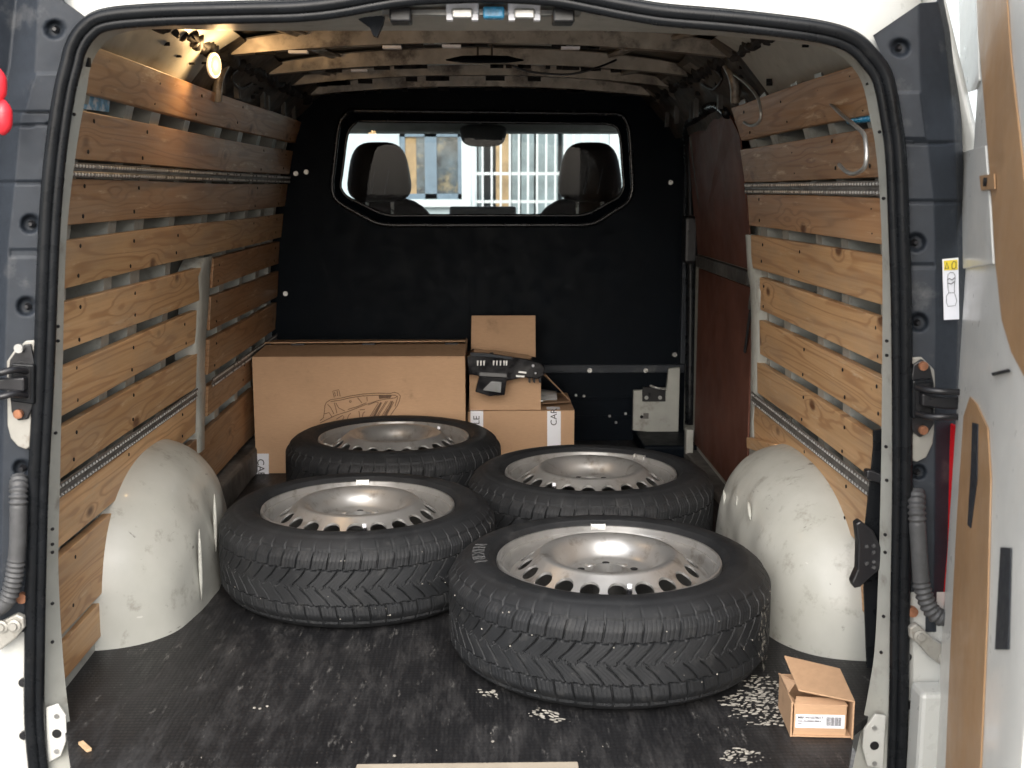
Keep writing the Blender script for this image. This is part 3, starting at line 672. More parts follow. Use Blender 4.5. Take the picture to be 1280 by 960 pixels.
# charcoal pillar trims (fine sheets with pressed recesses)
def pillar(tabs, ys, plugs, seams, bands, v0, v1, name, parent, top):
    vs = np.linspace(v0, v1, 420); rows = []
    nsub = [18, 12, 8][:len(tabs) - 1]
    for v in vs:
        us = [float(np.interp(v, [t[0] for t in tb], [t[1] for t in tb])) for tb in tabs]; row = []
        for k in range(len(tabs) - 1):
            for j in range(nsub[k] + (1 if k == len(tabs) - 2 else 0)):
                t = j / nsub[k]; u = us[k] + (us[k + 1] - us[k]) * t; y = ys[k] + (ys[k + 1] - ys[k]) * t
                for (pu, pv, pr) in plugs:
                    d = math.hypot(u - pu, (v - pv)) / pr
                    if d < 1.0: y += .016 * min(1, (1 - d) * 3.0)
                for sv, skew in seams:
                    d = abs(v - sv - skew * (u - us[0]));
                    if d < 1.6: y += .006
                for b0, b1, h in bands:
                    if b0 < v < b1 and k == 0: y -= h
                row.append(at(u, max(v, float(np.interp(u, [q[0] for q in top], [q[1] for q in top]))), y=y))
        rows.append(row)
    return MB().grid(rows).build(name, 'trim', parent, smooth=True)
tl = pillar([[(-40, 118), (26, 110), (82, 84), (120, 77), (197, 65), (295, 56), (464, 50), (595, 43), (700, 38), (790, 37)],
             [(-40, 55), (0, 48), (91, 44), (150, 26), (230, 19), (300, 11), (464, 6), (790, 0)],
             [(-40, 30), (0, 20), (80, 12), (140, 0), (250, -6), (400, -16), (790, -22)],
             [(-40, 2), (0, -4), (80, -14), (140, -24), (250, -36), (790, -50)]],
            [-.020, -.032, -.004, -.03], [(68, 37, 12.5), (38, 280, 12.5), (33, 383, 12.5), (27, 585, 11)], [(155, -.05), (229, .0), (140, 0)], [(92, 139, .005), (-60, 20, .0), (312, 322, -.003)], -40, 790, 'pillar_trim', van, [(77, -40), (78, 0), (108, 22), (125, 34)])
tr = pillar([[(-40, 1075), (30, 1085), (60, 1098), (100, 1112), (150, 1121), (197, 1129), (295, 1132), (400, 1135), (600, 1136), (790, 1133)],
             [(-40, 1150), (0, 1149), (100, 1150), (150, 1156), (200, 1162), (260, 1168), (400, 1170), (790, 1166)],
             [(-40, 1168), (0, 1172), (40, 1180), (150, 1192), (250, 1196), (400, 1197), (790, 1190)],
             [(-40, 1185), (0, 1182), (40, 1190), (150, 1202), (250, 1206), (400, 1207), (790, 1205)]],
            [-.020, -.034, -.012, .03], [(1125, 60, 12), (1145, 303, 12.5), (1148, 403, 12.5), (1148, 590, 10)], [(180, -.03), (252, .0)], [(115, 172, .005), (330, 336, -.004)], -40, 790, 'pillar_trim', van, [(1080, 52), (1150, 4), (1172, 2), (1176, -40)])
for trm, pl in ((tl, ((68, 37), (38, 280), (33, 383), (27, 585))), (tr, ((1125, 60), (1145, 303), (1148, 403), (1148, 590)))):
    for u, v in pl:
        p = at(u + (2 if u < 640 else -2), v, y=-.012); MB().cyl(p, (0, -1, 0), .006, .008, 10, .003).build('clip', 'blackplastic', trm)
# white lower corners, and the roof edge
lo = lambda us, y: [[at(u, v, y=y + dy) for u, dy in us] for v in (740, 780, 800, 830, 880, 960, 1060)]
wl = MB().grid(lo(((40, .004), (20, -.004), (-20, -.004), (-40, .03)), -.018)).build('corner_panel', 'paint', van, auto=40)
wr = MB().grid(lo(((1130, .004), (1142, -.012), (1182, -.012), (1200, .03)), -.018)).build('corner_panel', 'paint', van, auto=40)
MB().box(.745, .80, -.09, -.035, -.3, at(1160, 858, y=-.06).z, None).build('bumper_corner', 'paint', wr, bevel=.008)
for (u, v, t) in ((30, 852, wl), (31, 918, wl), (1135, 880, wr), (1133, 820, wr)):
    MB().cyl(at(u, v, y=-.024), (0, -1, 0), .0075, .006, 12).build('rubber_bump_stop', 'blackplastic', t)
ptsL = [at(u, v, y=-.016) for u, v in seal_px[8:36]]
rows = [spline(ptsL, 4)]; rows.append([p + Vector((p.x * .05, .015, .05)) for p in rows[0]]); rows.append([p + Vector((p.x * .12, .07, .14)) for p in rows[0]]); rows.append([p + Vector((p.x * .15, .16, .19)) for p in rows[0]])
MB().grid(rows).build('roof_edge', 'paint', van, smooth=True)

# hinges, conduits, lower hinge brackets
def px(u, v, y): return at(u, v, y=y)
def poly(name, pts, y, d, m, parent, bevel=.002): return MB().prism([px(u, v, y) for u, v in pts], (0, d, 0)).build(name, m, parent, bevel=bevel)
# right hinge
poly('hinge_pocket', [(1137, 447), (1152, 446), (1168, 462), (1170, 478), (1168, 540), (1166, 555), (1158, 572), (1146, 578), (1137, 574)], -.034, .004, 'zinc', tr)
hr = poly('hinge', [(1138, 480), (1142, 456), (1153, 449), (1163, 458), (1168, 480), (1168, 530), (1160, 542), (1150, 547), (1141, 540), (1138, 524)], -.040, .008, 'blackplastic', tr)
poly('hinge_frame', [(1141, 476), (1167, 474), (1168, 522), (1141, 524)], -.052, .013, 'rubber', hr, .003)
poly('hinge_mouth', [(1145, 481), (1163, 479), (1164, 517), (1145, 519)], -.0535, .002, 'dark', hr, 0)
for v0, v1 in ((484, 490), (517, 521)):
    MB().tube(spline([px(1146, v0, -.05), px(1163, v0 + 4, -.075), px(1185, v1, -.085), px(1206, v1, -.075)], 6), .0055, 8).build('hinge_arm', 'blackplastic', hr, smooth=True)
poly('hinge_block', [(1153, 492), (1185, 497), (1204, 497), (1204, 512), (1185, 512), (1153, 508)], -.07, .02, 'blackplastic', hr, .003)
for v in (457, 537): MB().cyl(px(1153, v, -.041), (0, -1, 0), .0075, .007, 12).cyl(px(1153, v, -.048), (0, -1, 0), .0045, .002, 6).build('hinge_bolt', 'rustbolt', hr)
# left hinge
poly('hinge_pocket', [(44, 425), (32, 426), (16, 440), (8, 452), (9, 532), (13, 548), (22, 558), (32, 562), (42, 556)], -.034, .004, 'zinc', tl)
hl = poly('hinge', [(43, 455), (38, 430), (25, 432), (12, 450), (10, 470), (14, 515), (22, 526), (34, 524), (42, 505)], -.040, .008, 'blackplastic', tl)
poly('hinge_frame', [(42, 456), (14, 454), (12, 502), (42, 506)], -.052, .013, 'rubber', hl, .003)
poly('hinge_mouth', [(38, 461), (18, 459), (16, 497), (38, 500)], -.0535, .002, 'dark', hl, 0)
for v0, v1 in ((464, 466), (494, 496)):
    MB().tube(spline([px(34, v0, -.05), px(18, v0 - 2, -.075), px(0, v1, -.085), px(-20, v1, -.075)], 6), .0055, 8).build('hinge_arm', 'blackplastic', hl, smooth=True)
poly('hinge_block', [(30, 472), (0, 474), (-20, 474), (-20, 488), (0, 488), (30, 490)], -.07, .02, 'blackplastic', hl, .003)
for u, v in ((25, 435), (24, 517)): MB().cyl(px(u, v, -.041), (0, -1, 0), .0075, .007, 12).cyl(px(u, v, -.048), (0, -1, 0), .0045, .002, 6).build('hinge_bolt', 'rustbolt' if v > 500 else 'steel', hl)
def conduit(pts, parent):
    p = resample(spline(pts, 10), 150); rr = []
    for i in range(150):
        t = i / 149; rib = (.04 < t < .20) or (.55 < t < .82)
        rr.append(.0135 + (.0018 * math.sin(i * 2 * math.pi / 5) if rib else 0))
    return MB().tube(p, rr, 14).build('cable_conduit', 'cable', parent, smooth=True)
conduit([px(24, 598, -.03), px(23, 620, -.055), px(22, 680, -.058), px(16, 730, -.058), px(4, 756, -.06), px(-20, 766, -.06)], van)
conduit([px(1146, 615, -.03), px(1146, 640, -.055), px(1149, 690, -.060), px(1153, 735, -.062), px(1166, 765, -.065), px(1186, 772, -.07), px(1206, 752, -.08)], van)
for sg, pts, bolts in ((1, ((1137, 785), (1146, 780), (1158, 790), (1168, 800), (1192, 812), (1192, 830), (1176, 832), (1160, 820), (1146, 803), (1138, 798)), ((1150, 795), (1180, 823))),
                       (-1, ((-10, 780), (0, 778), (20, 768), (29, 772), (30, 785), (20, 798), (2, 812), (-10, 818)), ((18, 782), (2, 783)))):
    b_ = poly('lower_hinge', pts, -.052, .014, 'zinc', wr if sg > 0 else wl, .003)
    for u, v in bolts: MB().lathe([(.011, 0), (.011, .003), (.007, .004), (.006, .008), (.0, .008)], 16, Matrix.Translation(px(u, v, -.053)) @ Matrix.Rotation(R(90), 4, 'X')).build('bolt', 'zinc', b_)
MB().cyl(px(1139, 763, -.03), (0, -1, 0), .009, .01, 12).build('rusty_bolt', 'rustbolt', wr)
MB().cyl(px(29, 746, -.03), (0, -1, 0), .009, .01, 12).build('rusty_bolt', 'rustbolt', wl)
# red tail lamp lens at the right, red piece at the left edge
poly('tail_lamp', [(1196, 533), (1207, 535), (1206, 700), (1200, 765), (1184, 762), (1192, 690)], -.045, .03, 'red', van, .003)
MB().tube(spline([px(1197, 540, -.047), px(1195, 640, -.047), px(1190, 720, -.047), px(1186, 758, -.047)], 6), .0025, 6).build('tail_lamp_rim', 'red', van)
rg = MB()
for (v0, v1, u) in ((86, 128, 3), (126, 168, 10)):
    p0, p1 = px(u - 6, v0 + 8, -.10), px(u - 6, v1 - 8, -.10)
    rg.tube(resample([p0 + (p0 - p1) * .35, p0, p1, p1 + (p1 - p0) * .35], 9), [.003, .009, .0125, .0135, .0135, .0135, .0125, .009, .003], 14)
rg.build('red_lens_edge', 'redmatt', van, smooth=True)['label'] = 'rounded red plastic piece at the left edge'
# warning sticker on right pillar
def decal(name, pts, y, m, parent): return MB().prism([px(u, v, y) for u, v in pts], (0, .0008, 0)).build(name, m, parent)
stk = decal('warning_sticker', [(1178, 324), (1198, 322), (1199, 399), (1180, 400)], -.030, 'white_label', tr)
decal('yellow_field', [(1180, 326), (1197, 324.5), (1197.3, 337), (1180.3, 338)], -.0312, 'yellow', stk)
def ink_line(pts, y, r=.0004, parent=None, name='print_line', m='ink'): return MB().tube([px(u, v, y) for u, v in pts], r, 4).build(name, m, parent)
ink_line([(1181.5, 336), (1183.5, 328), (1186, 335.5), (1181.5, 336)], -.0318, .0006, stk, 'triangle_mark')
ink_line([(1190, 335), (1190, 330), (1192, 326.5), (1195, 328), (1195, 334), (1192.5, 336.5), (1190, 335)], -.0318, .0006, stk, 'hand_mark')
ink_line([(1184.5, 350), (1185, 343), (1188, 340.5), (1192, 341), (1194, 345), (1193.5, 352), (1193, 360), (1193, 366)], -.0318, .0004, stk)
ink_line([(1184.5, 350), (1185, 360), (1186, 366), (1183, 370), (1183, 378), (1185, 383), (1194, 382), (1196, 376), (1194, 369), (1193, 366), (1186, 366)], -.0318, .0004, stk)
ink_line([(1184.5, 350), (1187, 348), (1190, 350), (1193.5, 347)], -.0318, .0006, stk); ink_line([(1185, 354), (1189, 355), (1193, 352)], -.0318, .0007, stk)

# --- open right rear door, swung towards the viewer
H = Vector((.787, -.055, 0)); DA = R(73.8); dv = Vector((-math.cos(DA), -math.sin(DA), 0)); dn = Vector((-math.sin(DA), math.cos(DA), 0))
def dp(s_, z, o=0): return H + dv * s_ + dn * o + Vector((0, 0, z))
def dpx(u, v, o=0): return at_plane(u, v, H + dn * o, dn)
mb = MB()
mb.grid([[dp(s_, z, o) for z in np.linspace(-.32, 1.42, 14)] for s_, o in ((0.0, -.05), (-.005, -.01), (.0, 0), (.10, .001), (.30, .0), (.66, 0.0), (.70, -.012), (.715, -.05), (.0, -.052))])
rd = mb.build('rear_door', 'doorpaint', van, auto=40); rd['label'] = 'open right rear door, white with ochre hardboard panels'
def dplate(name, pts, o, th, m, parent=rd, bevel=.002): return MB().prism([dpx(u, v, o) for u, v in pts], dn * th).build(name, m, parent, bevel=bevel)
dplate('upper_panel', [(1222, -30), (1224, 40), (1232, 130), (1240, 230), (1246, 330), (1254, 400), (1266, 440), (1282, 470), (1300, 470), (1292, 350), (1280, 200), (1266, 80), (1258, -30)], .0006, .002, 'hardboard', rd, 0)
lp = dplate('lower_panel', [(1214, 496), (1222, 505), (1236, 535), (1240, 600), (1236, 760), (1226, 990), (1182, 990), (1190, 800), (1198, 640), (1206, 520)], .0006, .002, 'hardboard', rd, 0)
dplate('foam_strip', [(1216, 528), (1223, 530), (1222, 600), (1214, 660), (1210, 656), (1214, 590)], .003, .001, 'trim', lp, 0)
dplate('vent_slot', [(1252, 684), (1265, 685), (1262, 812), (1245, 812)], .0006, .0015, 'trim', rd, 0)
dplate('raised_stiffener', [(1200, -20), (1222, -20), (1226, 100), (1222, 112), (1203, 118)], .0006, .003, 'doorpaint', rd, .001)
dplate('raised_stiffener', [(1204, 190), (1234, 182), (1240, 260), (1244, 330), (1206, 336)], .0006, .003, 'doorpaint', rd, .001)
dplate('slot', [(1241, 466), (1262, 461), (1264, 465), (1243, 470)], .002, .003, 'dark')
tb = dplate('panel_tab', [(1226, 220), (1244, 217), (1245, 236), (1228, 238)], .004, .002, 'hardboard', rd, 0); MB().cyl(dpx(1233, 227.5, .0065), dn, .006, .004, 12).build('tab_screw', 'dark', tb)

# --- lit interior lamp
lp_ = at(266, 82, x=-.575)
LM = Matrix.Translation(lp_) @ Matrix.Rotation(R(52), 4, 'Z') @ Matrix.Rotation(R(92), 4, 'X') @ Matrix.Diagonal((.74, 1.2, .8, 1))
lamp = MB().lathe([(.0, -.004), (.020, -.004), (.023, .0), (.023, .010), (.018, .012)], 24, LM).build('interior_lamp', 'white_label', van, smooth=True)
MB().lathe([(.0, .020), (.010, .019), (.017, .015), (.019, .010)], 24, LM).build('lamp_lens', 'lampglow', lamp, smooth=True)
ld = bpy.data.lights.new('interior_lamp_light', 'POINT'); ld.energy = .75; ld.color = (1.0, .62, .28); ld.shadow_soft_size = .02
lo_ = bpy.data.objects.new('interior_lamp_light', ld); COL.objects.link(lo_); lo_.location = lp_ + Vector((.034, -.032, .0)); attach(lo_, lamp)

# --- cab: seats, headrests, dashboard, windscreen, mirror
def cushion(name, c, sz, m, parent, n=2.6, taper=0.0):
    rows = []
    for i in range(17):
        a = -math.pi / 2 + math.pi * i / 16; row = []
        ca, sa = math.copysign(abs(math.cos(a)) ** (2 / n), math.cos(a)), math.copysign(abs(math.sin(a)) ** (2 / n), math.sin(a))
        for k in range(25):
            b = 2 * math.pi * k / 24; cb, sb = math.copysign(abs(math.cos(b)) ** (2 / n), math.cos(b)), math.copysign(abs(math.sin(b)) ** (2 / n), math.sin(b))
            tp = 1 - taper * sa
            row.append((c[0] + sz[0] * ca * cb * tp, c[1] + sz[1] * ca * sb, c[2] + sz[2] * sa))
        rows.append(row)
    return MB().grid(rows).build(name, m, parent, smooth=True)
for hx in (-.405, .435):
    st_ = cushion('seat_backrest', (hx, 2.85, .52), (.27, .07, .37), 'seat', van, 3.2, .10)
    hr_ = cushion('headrest', (hx, 2.80, .985), (.122, .055, .118), 'seat', st_, 3.4, .16)
    for dx in (-.05, .05): MB().cyl((hx + dx, 2.80, .82), (0, 0, 1), .007, .08, 8).build('headrest_stalk', 'bolt', hr_)
    for dx in (-.02, .035): MB().tube([(hx + dx - .01, 2.747, .90), (hx + dx + .01, 2.748, 1.0)], .003, 6).build('seam', 'blackplastic', hr_)
MB().box(-.80, .80, 3.35, 4.2, .2, .775).build('dashboard', 'dash', van, bevel=.04)
MB().box(at(562, 262, y=3.6).x, at(645, 262, y=3.6).x, 3.58, 3.62, .77, at(600, 258, y=3.6).z).build('dash_display', 'dash', van, bevel=.01)
MB().box(-.86, .86, 2.5, 4.1, -.3, -.1).build('cab_floor', 'dash', van)
for s in (-1, 1):
    MB().box(s * .84, s * .88, 2.5, 4.3, -.34, .72).build('cab_door', 'paint', van)
    MB().tube([(s * .80, 4.05, .72), (s * .70, 3.4, 1.30)], .05, 8).build('windscreen_pillar', 'dash', van)
    MB().box(s * .70, s * .86, 2.5, 2.62, .7, 1.36).build('cab_pillar', 'dash', van)
MB().box(-.72, .72, 3.30, 3.52, at(600, 166, y=3.4).z, 1.39).build('windscreen_header', 'headliner', van, bevel=.01)
MB().raw([(-.78, 4.05, .74), (.78, 4.05, .74), (.70, 3.45, 1.25), (-.70, 3.45, 1.25)], [(0, 1, 2, 3)]).build('windscreen', 'glass', van)
mm = at(604, 166, y=3.28)
mr = cushion('rear_view_mirror', (mm.x, 3.28, mm.z - .012), (.10, .025, .048), 'dash', van, 3.5, -.12)
MB().box(mm.x - .105, mm.x + .105, 3.29, 3.36, mm.z + .02, mm.z + .09).build('mirror_mount', 'headliner', mr, bevel=.02)
# black oval fixture with cable under the roof
ov = at(606, 76, y=1.15)
q = MB().lathe([(0, -.006), (.06, -.005), (.098, 0.0), (.10, .003), (.06, .012), (0, .014)], 32, Matrix.Translation(ov) @ Matrix.Rotation(R(8), 4, 'X') @ Matrix.Diagonal((1.0, .55, 1, 1))).build('roof_fixture', 'bulk', van, smooth=True); q['label'] = 'black oval fixture under the roof ribs'
for dx in (-.018, .018): MB().tube([(ov.x + dx, ov.y, ov.z), (ov.x + dx, ov.y, ov.z + .05)], .003, 6).build('fixture_stalk', 'blackplastic', q)
MB().tube(spline([at(640, 82, y=1.15), at(665, 90, y=1.15), at(710, 93, y=1.15), at(745, 85, y=1.15), at(770, 75, y=1.2)], 6), .003, 6).build('fixture_cable', 'blackplastic', q, smooth=True)
# ============================================================ WHEELS
TR, TW, NP = .318, .207, 58
def make_tyre():
    NA = NP * 30
    a = np.arange(NA) / NA * NP                     # in pitches
    prof = []                                       # (r, z, tread flag)
    side = [(.2195, .176), (.224, .190), (.232, .199), (.2365, .2018), (.2376, .2034), (.2455, .2060), (.258, .207), (.270, .2055), (.278, .2030), (.2795, .2015), (.285, .1995), (.292, .1955), (.299, .190), (.3045, .185)]
    rows = [(r, z, 0.0) for r, z in side]
    nz = 76
    for i in range(nz):
        z = .1795 - (.1795 - .0275) * i / (nz - 1); d = abs(z - TW / 2)
        r = TR - .0006 * (d / .05) ** 2 - .0105 * max(0, (d - .058) / .017) ** 1.6
        rows.append((r, z, 1.0))
    rows += [(r, TW - z, 0.0) for r, z in side[::-1]]
    V = np.zeros((len(rows), NA, 3))
    ang = 2 * np.pi * np.arange(NA) / NA
    def groove(ph, w): # ph in pitches, distance to nearest integer
        d = np.abs(ph - np.round(ph)); return np.clip((w - d) / .022, 0, 1)
    for i, (r, z, t) in enumerate(rows):
        h = np.zeros(NA)
        if t:
            zc = z - TW / 2; d = abs(zc); sg = 1 if zc > 0 else -1
            ph = a + (.5 if sg < 0 else 0)
            zig = .0388 + .0016 * (2 * np.abs(2 * ((ph + .1) % 1) - 1) - 1)
            ring = np.clip((.0015 - np.abs(d - zig)) / .0010, 0, 1)
            sh = groove(ph - .22 - (d - .038) * 5.0, .058) * (d > .0388)
            blkstep = .0
            ce = groove(ph - d * 38 + 9 * d * d * 30 - .22 + .038 * 10.1, .050) * (d <= .0395) * (d > .004)
            mid = np.clip((.0009 - np.abs(zc - .0042 * np.sin(2 * np.pi * a))) / .001, 0, 1)
            fade = 1.0 if d < .066 else max(0, 1 - (d - .066) / .012) * .9 + .1
            h = -np.maximum.reduce([ring * .0052, sh * .0062 * fade, ce * .0058, mid * .004])
            # shallow sipes
            sip = groove(ph * 4 - (d * 20 if d > .0388 else d * 120), .10) * .0007
            h = np.where(h > -.0005, -sip, h)
        elif r > .2795: # continuation of shoulder grooves as ribs
            ph = a + (.5 if z < TW / 2 else 0); h = -groove(ph - .36, .08) * .0022 * max(0, (r - .288) / .017)
        rr = r + h
        V[i, :, 0] = rr * np.cos(ang); V[i, :, 1] = rr * np.sin(ang); V[i, :, 2] = z
    n = len(rows); v = V.reshape(-1, 3)
    i0 = (np.arange(n - 1)[:, None] * NA + np.arange(NA)[None, :]); i1 = (np.arange(n - 1)[:, None] * NA + ((np.arange(NA) + 1) % NA)[None, :])
    q = np.stack([i0, i1, i1 + NA, i0 + NA], -1).reshape(-1, 4)
    me = bpy.data.meshes.new('tyre'); me.vertices.add(len(v)); me.vertices.foreach_set('co', v.ravel())
    me.loops.add(q.size); me.loops.foreach_set('vertex_index', q.ravel().astype(np.int32)); me.polygons.add(len(q))
    me.polygons.foreach_set('loop_start', np.arange(len(q), dtype=np.int32) * 4); me.polygons.foreach_set('loop_total', np.full(len(q), 4, np.int32))
    me.update(calc_edges=True); me.validate(); me.shade_smooth(); me.set_sharp_from_angle(angle=R(35)); me.materials.append(M['tyre']); return me
tyre_me = make_tyre()
def disc_z(r): return float(np.interp(r, [.033, .046, .085, .094, .104, .114, .124, .135, .146, .19, .197], [.172, .164, .166, .175, .192, .202, .2065, .2070, .1985, .1655, .161]))
def make_rim(name, parent):
    mb = MB()
    mb.lathe([(.2225, .180), (.2235, .190), (.2220, .1955), (.2190, .1965), (.2168, .1955), (.2160, .187), (.2150, .1815), (.2125, .1825), (.2100, .1825), (.2085, .178), (.2075, .164), (.2055, .152), (.2010, .149), (.1985, .154), (.197, .161), (.196, .06), (.205, .03), (.219, .02)], 120)
    NH = 20; r1, r2 = .138, .197; v = []; f = []
    k = 24
    for s_ in range(NH):
        a0 = 2 * math.pi * s_ / NH; da = 2 * math.pi / NH
        outer = []; inner = []
        for j in range(k):
            t = 2 * math.pi * j / k; c_, s2 = math.cos(t), math.sin(t); m_ = max(abs(c_), abs(s2))
            outer.append((c_ / m_, s2 / m_))
        rows = []
        for q in (0.0, .5, 1.0, 1.0):
            rows.append([])
        base = len(v)
        for ring_i, q in enumerate((0, .55, 1.0, 1.08)):
            for j in range(k):
                t = 2 * math.pi * j / k
                ox, oy = outer[j]; ro = (r1 + r2) / 2 + oy * (r2 - r1) / 2; ao = ox * da / 2
                ri = .1655 + math.sin(t) * .0150; ai = math.cos(t) * .0190 / .1655
                qq = min(q, 1.0); rr = ro + (ri - ro) * qq; aa = ao + (ai - ao) * qq
                z = disc_z(rr) - (.005 if q > 1 else 0)
                v.append((rr * math.cos(a0 + aa), rr * math.sin(a0 + aa), z))
        for ri_ in range(3):
            for j in range(k):
                A = base + ri_ * k + j; B = base + ri_ * k + (j + 1) % k; f.append((A, B, B + k, A + k))
    mb.raw(v, f)
    mb.lathe([(r, disc_z(r)) for r in (.138, .134, .130, .124, .119, .114, .109, .104, .099, .094, .089, .085, .078, .07, .05, .0335)] + [(.031, .172), (.0305, .09)], 120)
    o = mb.build(name, 'rim', parent, local=True, auto=50)
    for j in range(5):
        a = 2 * math.pi * j / 5 + .3; MB().cyl((.056 * math.cos(a), .056 * math.sin(a), disc_z(.056) + .0006), (0, 0, 1), .0075, .0012, 12).build('bolt_hole', 'dark', o, local=True)
    for j in range(5):
        a = 2 * math.pi * (j + .5) / 5 + .3; MB().lathe([(.012, 0), (.010, .003), (.006, .004), (0, .004)], 12, Matrix.Translation((.056 * math.cos(a), .056 * math.sin(a), disc_z(.056)))).build('pressed_boss', 'rim', o, local=True, smooth=True)
    MB().cyl((.175 * math.cos(-1.45), .175 * math.sin(-1.45), .15), (0, 0, 1), .005, .043, 8).build('valve', 'blackplastic', o, local=True)
    MB().cyl((.175 * math.cos(-1.45), .175 * math.sin(-1.45), .190), (0, 0, 1), .005, .010, 8).build('valve_cap', 'white_label', o, local=True)
    a = math.pi / 2; mbw = MB()
    mbw.raw([(r * math.cos(a + t), r * math.sin(a + t), z) for t in np.linspace(-.075, .075, 7) for r, z in ((.224, .194), (.221, .2005), (.2145, .1995), (.2125, .188))], [(i * 4 + j, i * 4 + j + 1, i * 4 + j + 5, i * 4 + j + 4) for i in range(6) for j in range(3)] + [(0, 1, 2, 3), (24, 27, 26, 25)])
    mbw.build('balance_weight', 'bolt', o, local=True, bevel=.0012)
    return o
WH = [(.261, .316, 0, 'winter tyre on silver steel wheel nearest the doors, beside the small parcel'),
      (-.279, .717, .9, 'winter tyre on silver steel wheel beside the left wheel arch'),
      (.289, 1.035, 2.3, 'winter tyre on silver steel wheel behind the nearest one, on the right'),
      (-.256, 1.475, 3.6, 'winter tyre on silver steel wheel touching the large headlamp carton')]
def copy_tree(o, parent=None):
    c = o.copy(); COL.objects.link(c); c.parent = parent
    for ch in o.children: copy_tree(ch, c)
    return c
def make_wheel():
    root = thing('wheel', WH[0][3], 'wheel', group='loose wheels lying on the van floor')
    t = bpy.data.objects.new('tyre', tyre_me); COL.objects.link(t); t.parent = root
    make_rim('rim', root); return root, t
w0, t0 = make_wheel()
wheels = [w0] + [copy_tree(w0) for _ in WH[1:]]
for o, (x, y, a, lab) in zip(wheels, WH):
    o.location = (x, y, .001); o.rotation_euler = (0, 0, 0); o['label'] = lab
    for ch in o.children:
        ch.rotation_euler = (0, 0, a if ch.name.startswith('tyre') else {0: 0, .9: .06, 2.3: -.75, 3.6: 2.2}[a])
# small stones and dried dirt caught in the treads of the two nearest tyres
for wi, seed in ((0, 3), (1, 9)):
    rs = random.Random(seed); sb = MB()
    for k in range(26):
        a = R(rs.uniform(195, 345)); z = rs.uniform(.035, .175); r_ = rs.uniform(.0007, .0019) if k > 5 else rs.uniform(.0018, .0026)
        c = Vector(((TR - .001) * math.cos(a), (TR - .001) * math.sin(a), z))
        sb.raw([c + Vector(d) * r_ for d in ((1, 0, 0), (0, 1, 0), (-1, 0, 0), (0, -1, 0), (0, 0, 1), (0, 0, -1))], [(0, 1, 4), (1, 2, 4), (2, 3, 4), (3, 0, 4), (1, 0, 5), (2, 1, 5), (3, 2, 5), (0, 3, 5)])
    if wi == 0:
        for k in range(60):
            a = R(rs.gauss(331, 3.0)); z = rs.uniform(.02, .15); c = Vector(((TR + .0004) * math.cos(a), (TR + .0004) * math.sin(a), z)); tn = Vector((-math.sin(a), math.cos(a), 0)) * rs.uniform(.0006, .002); up_ = Vector((0, 0, rs.uniform(.001, .005)))
            sb.raw([c - tn - up_, c + tn - up_ * .6, c + tn * .8 + up_, c - tn * .7 + up_], [(0, 1, 2, 3)])
    q = sb.build('caught_grit', 'chalk', wheels[wi], local=True); q['kind'] = 'stuff'
# raised lettering on the nearest tyre
def bend(ac, rc):
    return lambda p: Vector(((rc + p.y) * math.cos(ac - p.x / rc), (rc + p.y) * math.sin(ac - p.x / rc), .2076 + p.z - .6 * max(0, p.y) * .18))
text('sidewall_lettering', 'NEXEN', .036, 'lettering', t0, bend(R(180), .258), .0008, True)

# ============================================================ CARTONS
def carton(name, label, x0, x1, y0, y1, z0, z1, cat='box', m='card'):
    t = thing(name, label, cat, ((x0 + x1) / 2, (y0 + y1) / 2, z0)); return t
# large carton printed with a headlamp
BX0, BX1, BY0, BY1, BH = -.735, -.050, 1.812, 2.24, .383
c1 = carton('carton', 'large brown carton printed with a headlamp drawing against the bulkhead', BX0, BX1, BY0, BY1, 0.002, BH)
def wobble_panel(p, U, V, d, n=16, amp=.003, seed=0):
    """slightly bowed board panel"""
    rs = np.random.default_rng(seed); ph = rs.uniform(0, 6, 4); rows = []
    p, U, V, d = Vector(p), Vector(U), Vector(V), Vector(d)
    for i in range(n + 1):
        row = []
        for j in range(n + 1):
            a, b = i / n, j / n; e = math.sin(math.pi * a) * math.sin(math.pi * b)
            row.append(p + U * a + V * b + d * (amp * e * (math.sin(a * 5 + ph[0]) + math.sin(b * 4 + ph[1]))))
        rows.append(row)
    return rows
mb = MB()
mb.grid(wobble_panel((BX0, BY0, .002), (BX1 - BX0, 0, 0), (0, 0, BH - .002), (0, -1, 0), seed=1, amp=.004))
mb.grid(wobble_panel((BX1, BY0, .002), (0, BY1 - BY0, 0), (0, 0, BH - .002), (1, 0, 0), seed=2))
mb.grid(wobble_panel((BX0, BY1, .002), (0, BY0 - BY1, 0), (0, 0, BH - .002), (-1, 0, 0), seed=3))
mb.grid(wobble_panel((BX1, BY1, .002), (BX0 - BX1, 0, 0), (0, 0, BH - .002), (0, 1, 0), seed=4))
mb.box(BX0 + .003, BX1 - .003, BY0 + .003, BY1 - .003, .003, .006)
mb.build('carton_body', 'card', c1, smooth=False)
def plate(name, pts, th, m, parent, bevel=.0012):
    pts = [Vector(p) for p in pts]; nrm = (pts[1] - pts[0]).cross(pts[2] - pts[0]).normalized()
    return MB().prism(pts, nrm * th).build(name, m, parent, bevel=bevel)
ym = (BY0 + BY1) / 2
plate('flap', [(BX0, BY0, BH), (BX1, BY0 + .002, BH), (BX1 + .003, ym - .004, BH + .012), (BX0 + .004, ym - .002, BH + .010)], .004, 'card', c1)
plate('flap', [(BX0, BY1, BH), (BX0, ym + .004, BH + .018), (BX1, ym + .012, BH + .022), (BX1, BY1, BH)], .004, 'card', c1)
plate('flap', [(BX1, BY0 + .01, BH), (BX1 + .006, ym, BH + .030), (BX1 + .001, ym + .12, BH + .02), (BX1, BY1, BH)], .004, 'card_in', c1)
